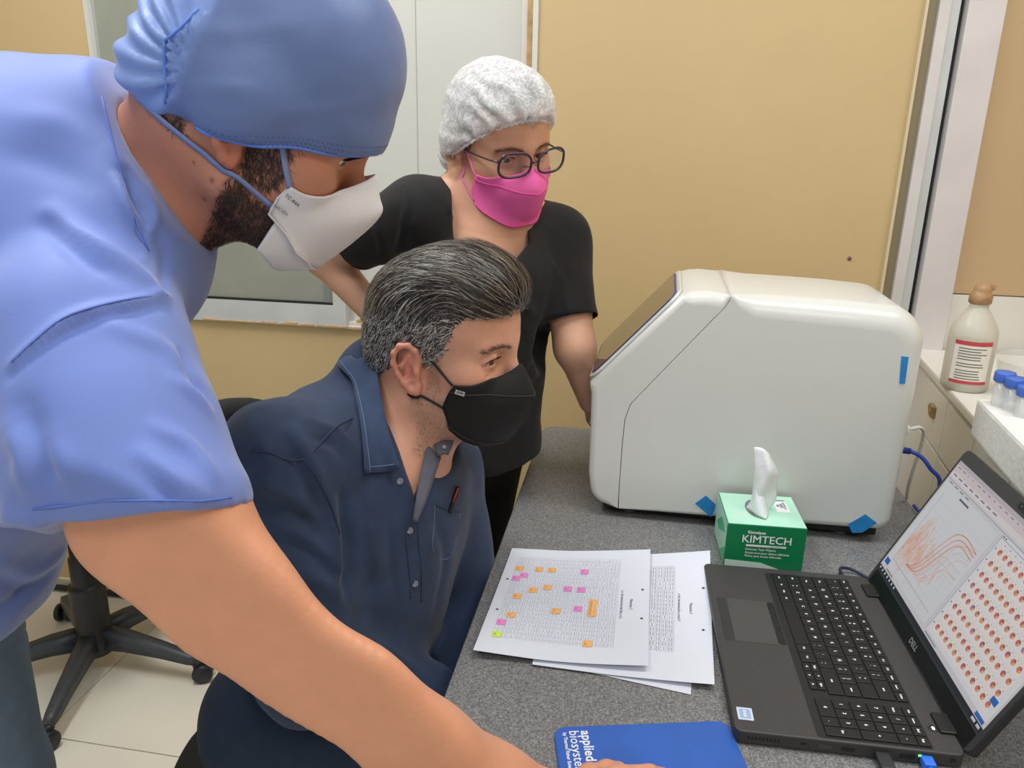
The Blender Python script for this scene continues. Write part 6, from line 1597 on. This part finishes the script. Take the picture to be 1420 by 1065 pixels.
# glasses: rest on the nose, top-level thing
gl = thing('glasses', 'dark purple framed eyeglasses worn by the woman in the hair net', 'glasses', Cw.p(0, .108, .002))
m_fr = mat('frame_plum', srgb(50, 28, 52), .25, coat=.5); m_ln = mat('lens_glass', (.25, .16, .22), .03, alpha=.10, spec=.6)
def rim_pts(s, g=1.0):
    out = []
    for k in range(28):
        t = 2*math.pi*k/28; cx, cz = math.cos(t), math.sin(t); r = (abs(cx)**2.7+abs(cz)**2.7)**(-1/2.7)
        lx = .0285*cx*r*g; lz = .0205*cz*r*g*(1.0+.06*cx)
        out.append(Cw.p(s*(.0355+lx), .1200-.16*abs(.0355+lx)+.09*(lz-.0), .0125+lz))
    return out
for s in (1, -1):
    q = rim_pts(s); MB().tube(q+[q[0]], .0021, 8, False).build('rim', m_fr, gl)
    q = rim_pts(s, .97); MB().prism(q, Cw.M[:, 1]*.0008).build('lens', m_ln, gl)
    hinge = Cw.p(s*.0670, .1050, .020)
    MB().tube(smooth_path([Cw.p(s*.062, .1110, .020), hinge, Cw.p(s*.071, .085, .018), Cw.p(s*.076, .040, .016), Cw.p(s*.078, .005, .014), Cw.p(s*.078, -.015, .004)], 5), .0015, 8).build('temple', m_fr, gl)
    MB().tube([Cw.p(s*.009, .117, .008), Cw.p(s*.011, .102, .004)], .0010, 6).build('nose_pad', m_fr, gl)
MB().tube(smooth_path([Cw.p(-.0085, .1185, .0125), Cw.p(0, .1215, .0165), Cw.p(.0085, .1185, .0125)], 5), .0016, 8).build('bridge', m_fr, gl); home(gl)
er = thing('earring', 'small white drop earring in the ear of the woman in black', 'earring', Cw.p(.077, -.004, -.036))
MB().lathe(Cw.p(.084, .002, -.052), [(.0003, 0), (.0030, .003), (.0034, .006), (.0018, .011), (.0004, .015)], 12).build('drop', mat('pearl', srgb(232, 226, 222), .15), er)
MB().tube([Cw.p(.084, .002, -.038), Cw.p(.080, .000, -.028)], .0008, 6).build('hook', m_alu, er); home(er)
# scrub top and trousers
m_bk = mat('scrub_black', srgb(15, 15, 17), .85, sheen=.08, bump=(800, .3, .0006))
fk_ = Field()
fk_.u(ell(P(682, 390, 1.40), (.150, .105, .15), CM), .04); fk_.u(ell(P(668, 400, 1.36), (.11, .09, .09), CM), .05); fk_.u(ell(P(668, 520, 1.44), (.128, .100, .15), CM), .06); fk_.u(ell(P(650, 620, 1.47), (.150, .115, .12), CM), .05)
fk_.u(cap(P(664, 284, 1.40), sRC, .050, .056), .05); fk_.u(cap(P(684, 290, 1.41), sLC, .050, .052), .05)
slR = sRC+(eRC-sRC)*.62; slL = sLC+(eLC-sLC)*.76
fk_.u(cap(sRC, slR, .056, .057), .03); fk_.u(cap(sLC, slL, .053, .054), .03)
dR = (eRC-sRC)/np.linalg.norm(eRC-sRC); dL = (eLC-sLC)/np.linalg.norm(eLC-sLC)
fk_.s_(inter(half(slR, dR), ell(slR+dR*.04, (.09, .09, .09))), .003); fk_.s_(inter(half(slL, dL), ell(slL+dL*.04, (.085, .085, .085))), .003)
fk_.s_(cap(slR-dR*.01, eRC, .043, .043), .003); fk_.s_(cap(slL-dL*.01, eLC, .046, .040), .003)
fk_.s_(half((0, 0, .80), (0, 0, -1)), .004)
# V neck
a_, b_2, t_ = P(628, 238, 1.31), P(727, 290, 1.36), P(705, 364, 1.28)
def wedge(a, b, t, ctr, rad):
    na = np.cross(t-a, a-EYE); na = na if na@(b-a) > 0 else -na; nb_ = np.cross(t-b, b-EYE); nb_ = nb_ if nb_@(a-b) > 0 else -nb_
    h1, h2 = half(a, na), half(b, nb_); return inter(h1, h2, ell(ctr, rad))
def side_of(a, b, inside):
    n = np.cross(b-a, a-EYE); n = n if n@(inside-a) > 0 else -n; return half(a, n)
vi = P(680, 300, 1.32)
fk_.s_(inter(side_of(P(625, 238, 1.31), P(630, 332, 1.30), vi), side_of(P(630, 331, 1.30), P(708, 370, 1.28), vi), side_of(P(726, 288, 1.36), P(733, 338, 1.34), vi), side_of(P(734, 336, 1.33), P(707, 370, 1.28), vi), ell(P(685, 296, 1.33), (.12, .095, .13))), .003)
fk_.s_(cap(Cw.p(0, -.02, -.03), nbC, .052, .058), .005)
foldC = [([(628, 240), (628, 290), (645, 325)], .0026, .0035), ([(556, 250), (556, 290), (548, 345), (540, 385)], .0040, .005), ([(566, 262), (566, 300), (560, 345)], -.0035, .006), ([(700, 380), (730, 420), (752, 455)], .004, .010), ([(690, 420), (715, 460), (745, 490)], -.004, .010),
         ([(740, 500), (720, 520), (690, 530)], .004, .008), ([(755, 520), (730, 545), (700, 560)], -.004, .008), ([(770, 360), (785, 390), (790, 425)], .003, .007), ([(500, 300), (520, 330), (530, 370)], .003, .007)]
co_, Vc, Fc = cloth('scrub_top', fk_, (axis(-.40, .22, .0038), axis(1.18, 1.68, .0042), axis(.78, 1.36, .0038)), m_bk, pc_, foldC, [(14, .0045, 16, (1, 1, .8)), (34, .0014, 19, (1, 1, 1))], 2)
fkt = Field(); pv = np.array([-.115, 1.46, .80]); fkt.u(ell(pv, (.155, .12, .12), CM), .04)
for s in (1, -1):
    hp = pv+CR*.075*s; fkt.chain([hp, np.array([hp[0]-.03, hp[1]+.03, .45]), np.array([hp[0]-.04, hp[1]+.04, .09])], [.092, .066, .055], .03)
    an = np.array([hp[0]-.04, hp[1]+.04, .09]); f_ = Field(); f_.u(ell(an+np.array([.03, -.04, -.047]), (.112, .043, .043), np.stack([CF, CR, UZ], 1)), .02); f_.u(cap(an, an-UZ*.02, .04, .04), .02); f_.s_(half((0, 0, .002), (0, 0, -1)), .002)
    c_ = an+np.array([.03, -.04, 0]); V, F = f_.mesh((axis(c_[0]-.15, c_[0]+.15, .007), axis(c_[1]-.15, c_[1]+.15, .007), axis(-.01, .16, .007))); link('shoe', mesh_np('shoe', V, F), mat('shoe_white', srgb(200, 200, 200), .5), pc_)
fkt.s_(half((0, 0, .08), (0, 0, -1)), .004)
cloth('trousers', fkt, (axis(-.36, .10, .007), axis(1.22, 1.68, .007), axis(.06, .95, .008)), mat('trouser_black', srgb(20, 20, 22), .85, bump=(700, .3, .0006)), pc_, [], [(14, .004, 3, (1, 1, .6))])
home(pc_)
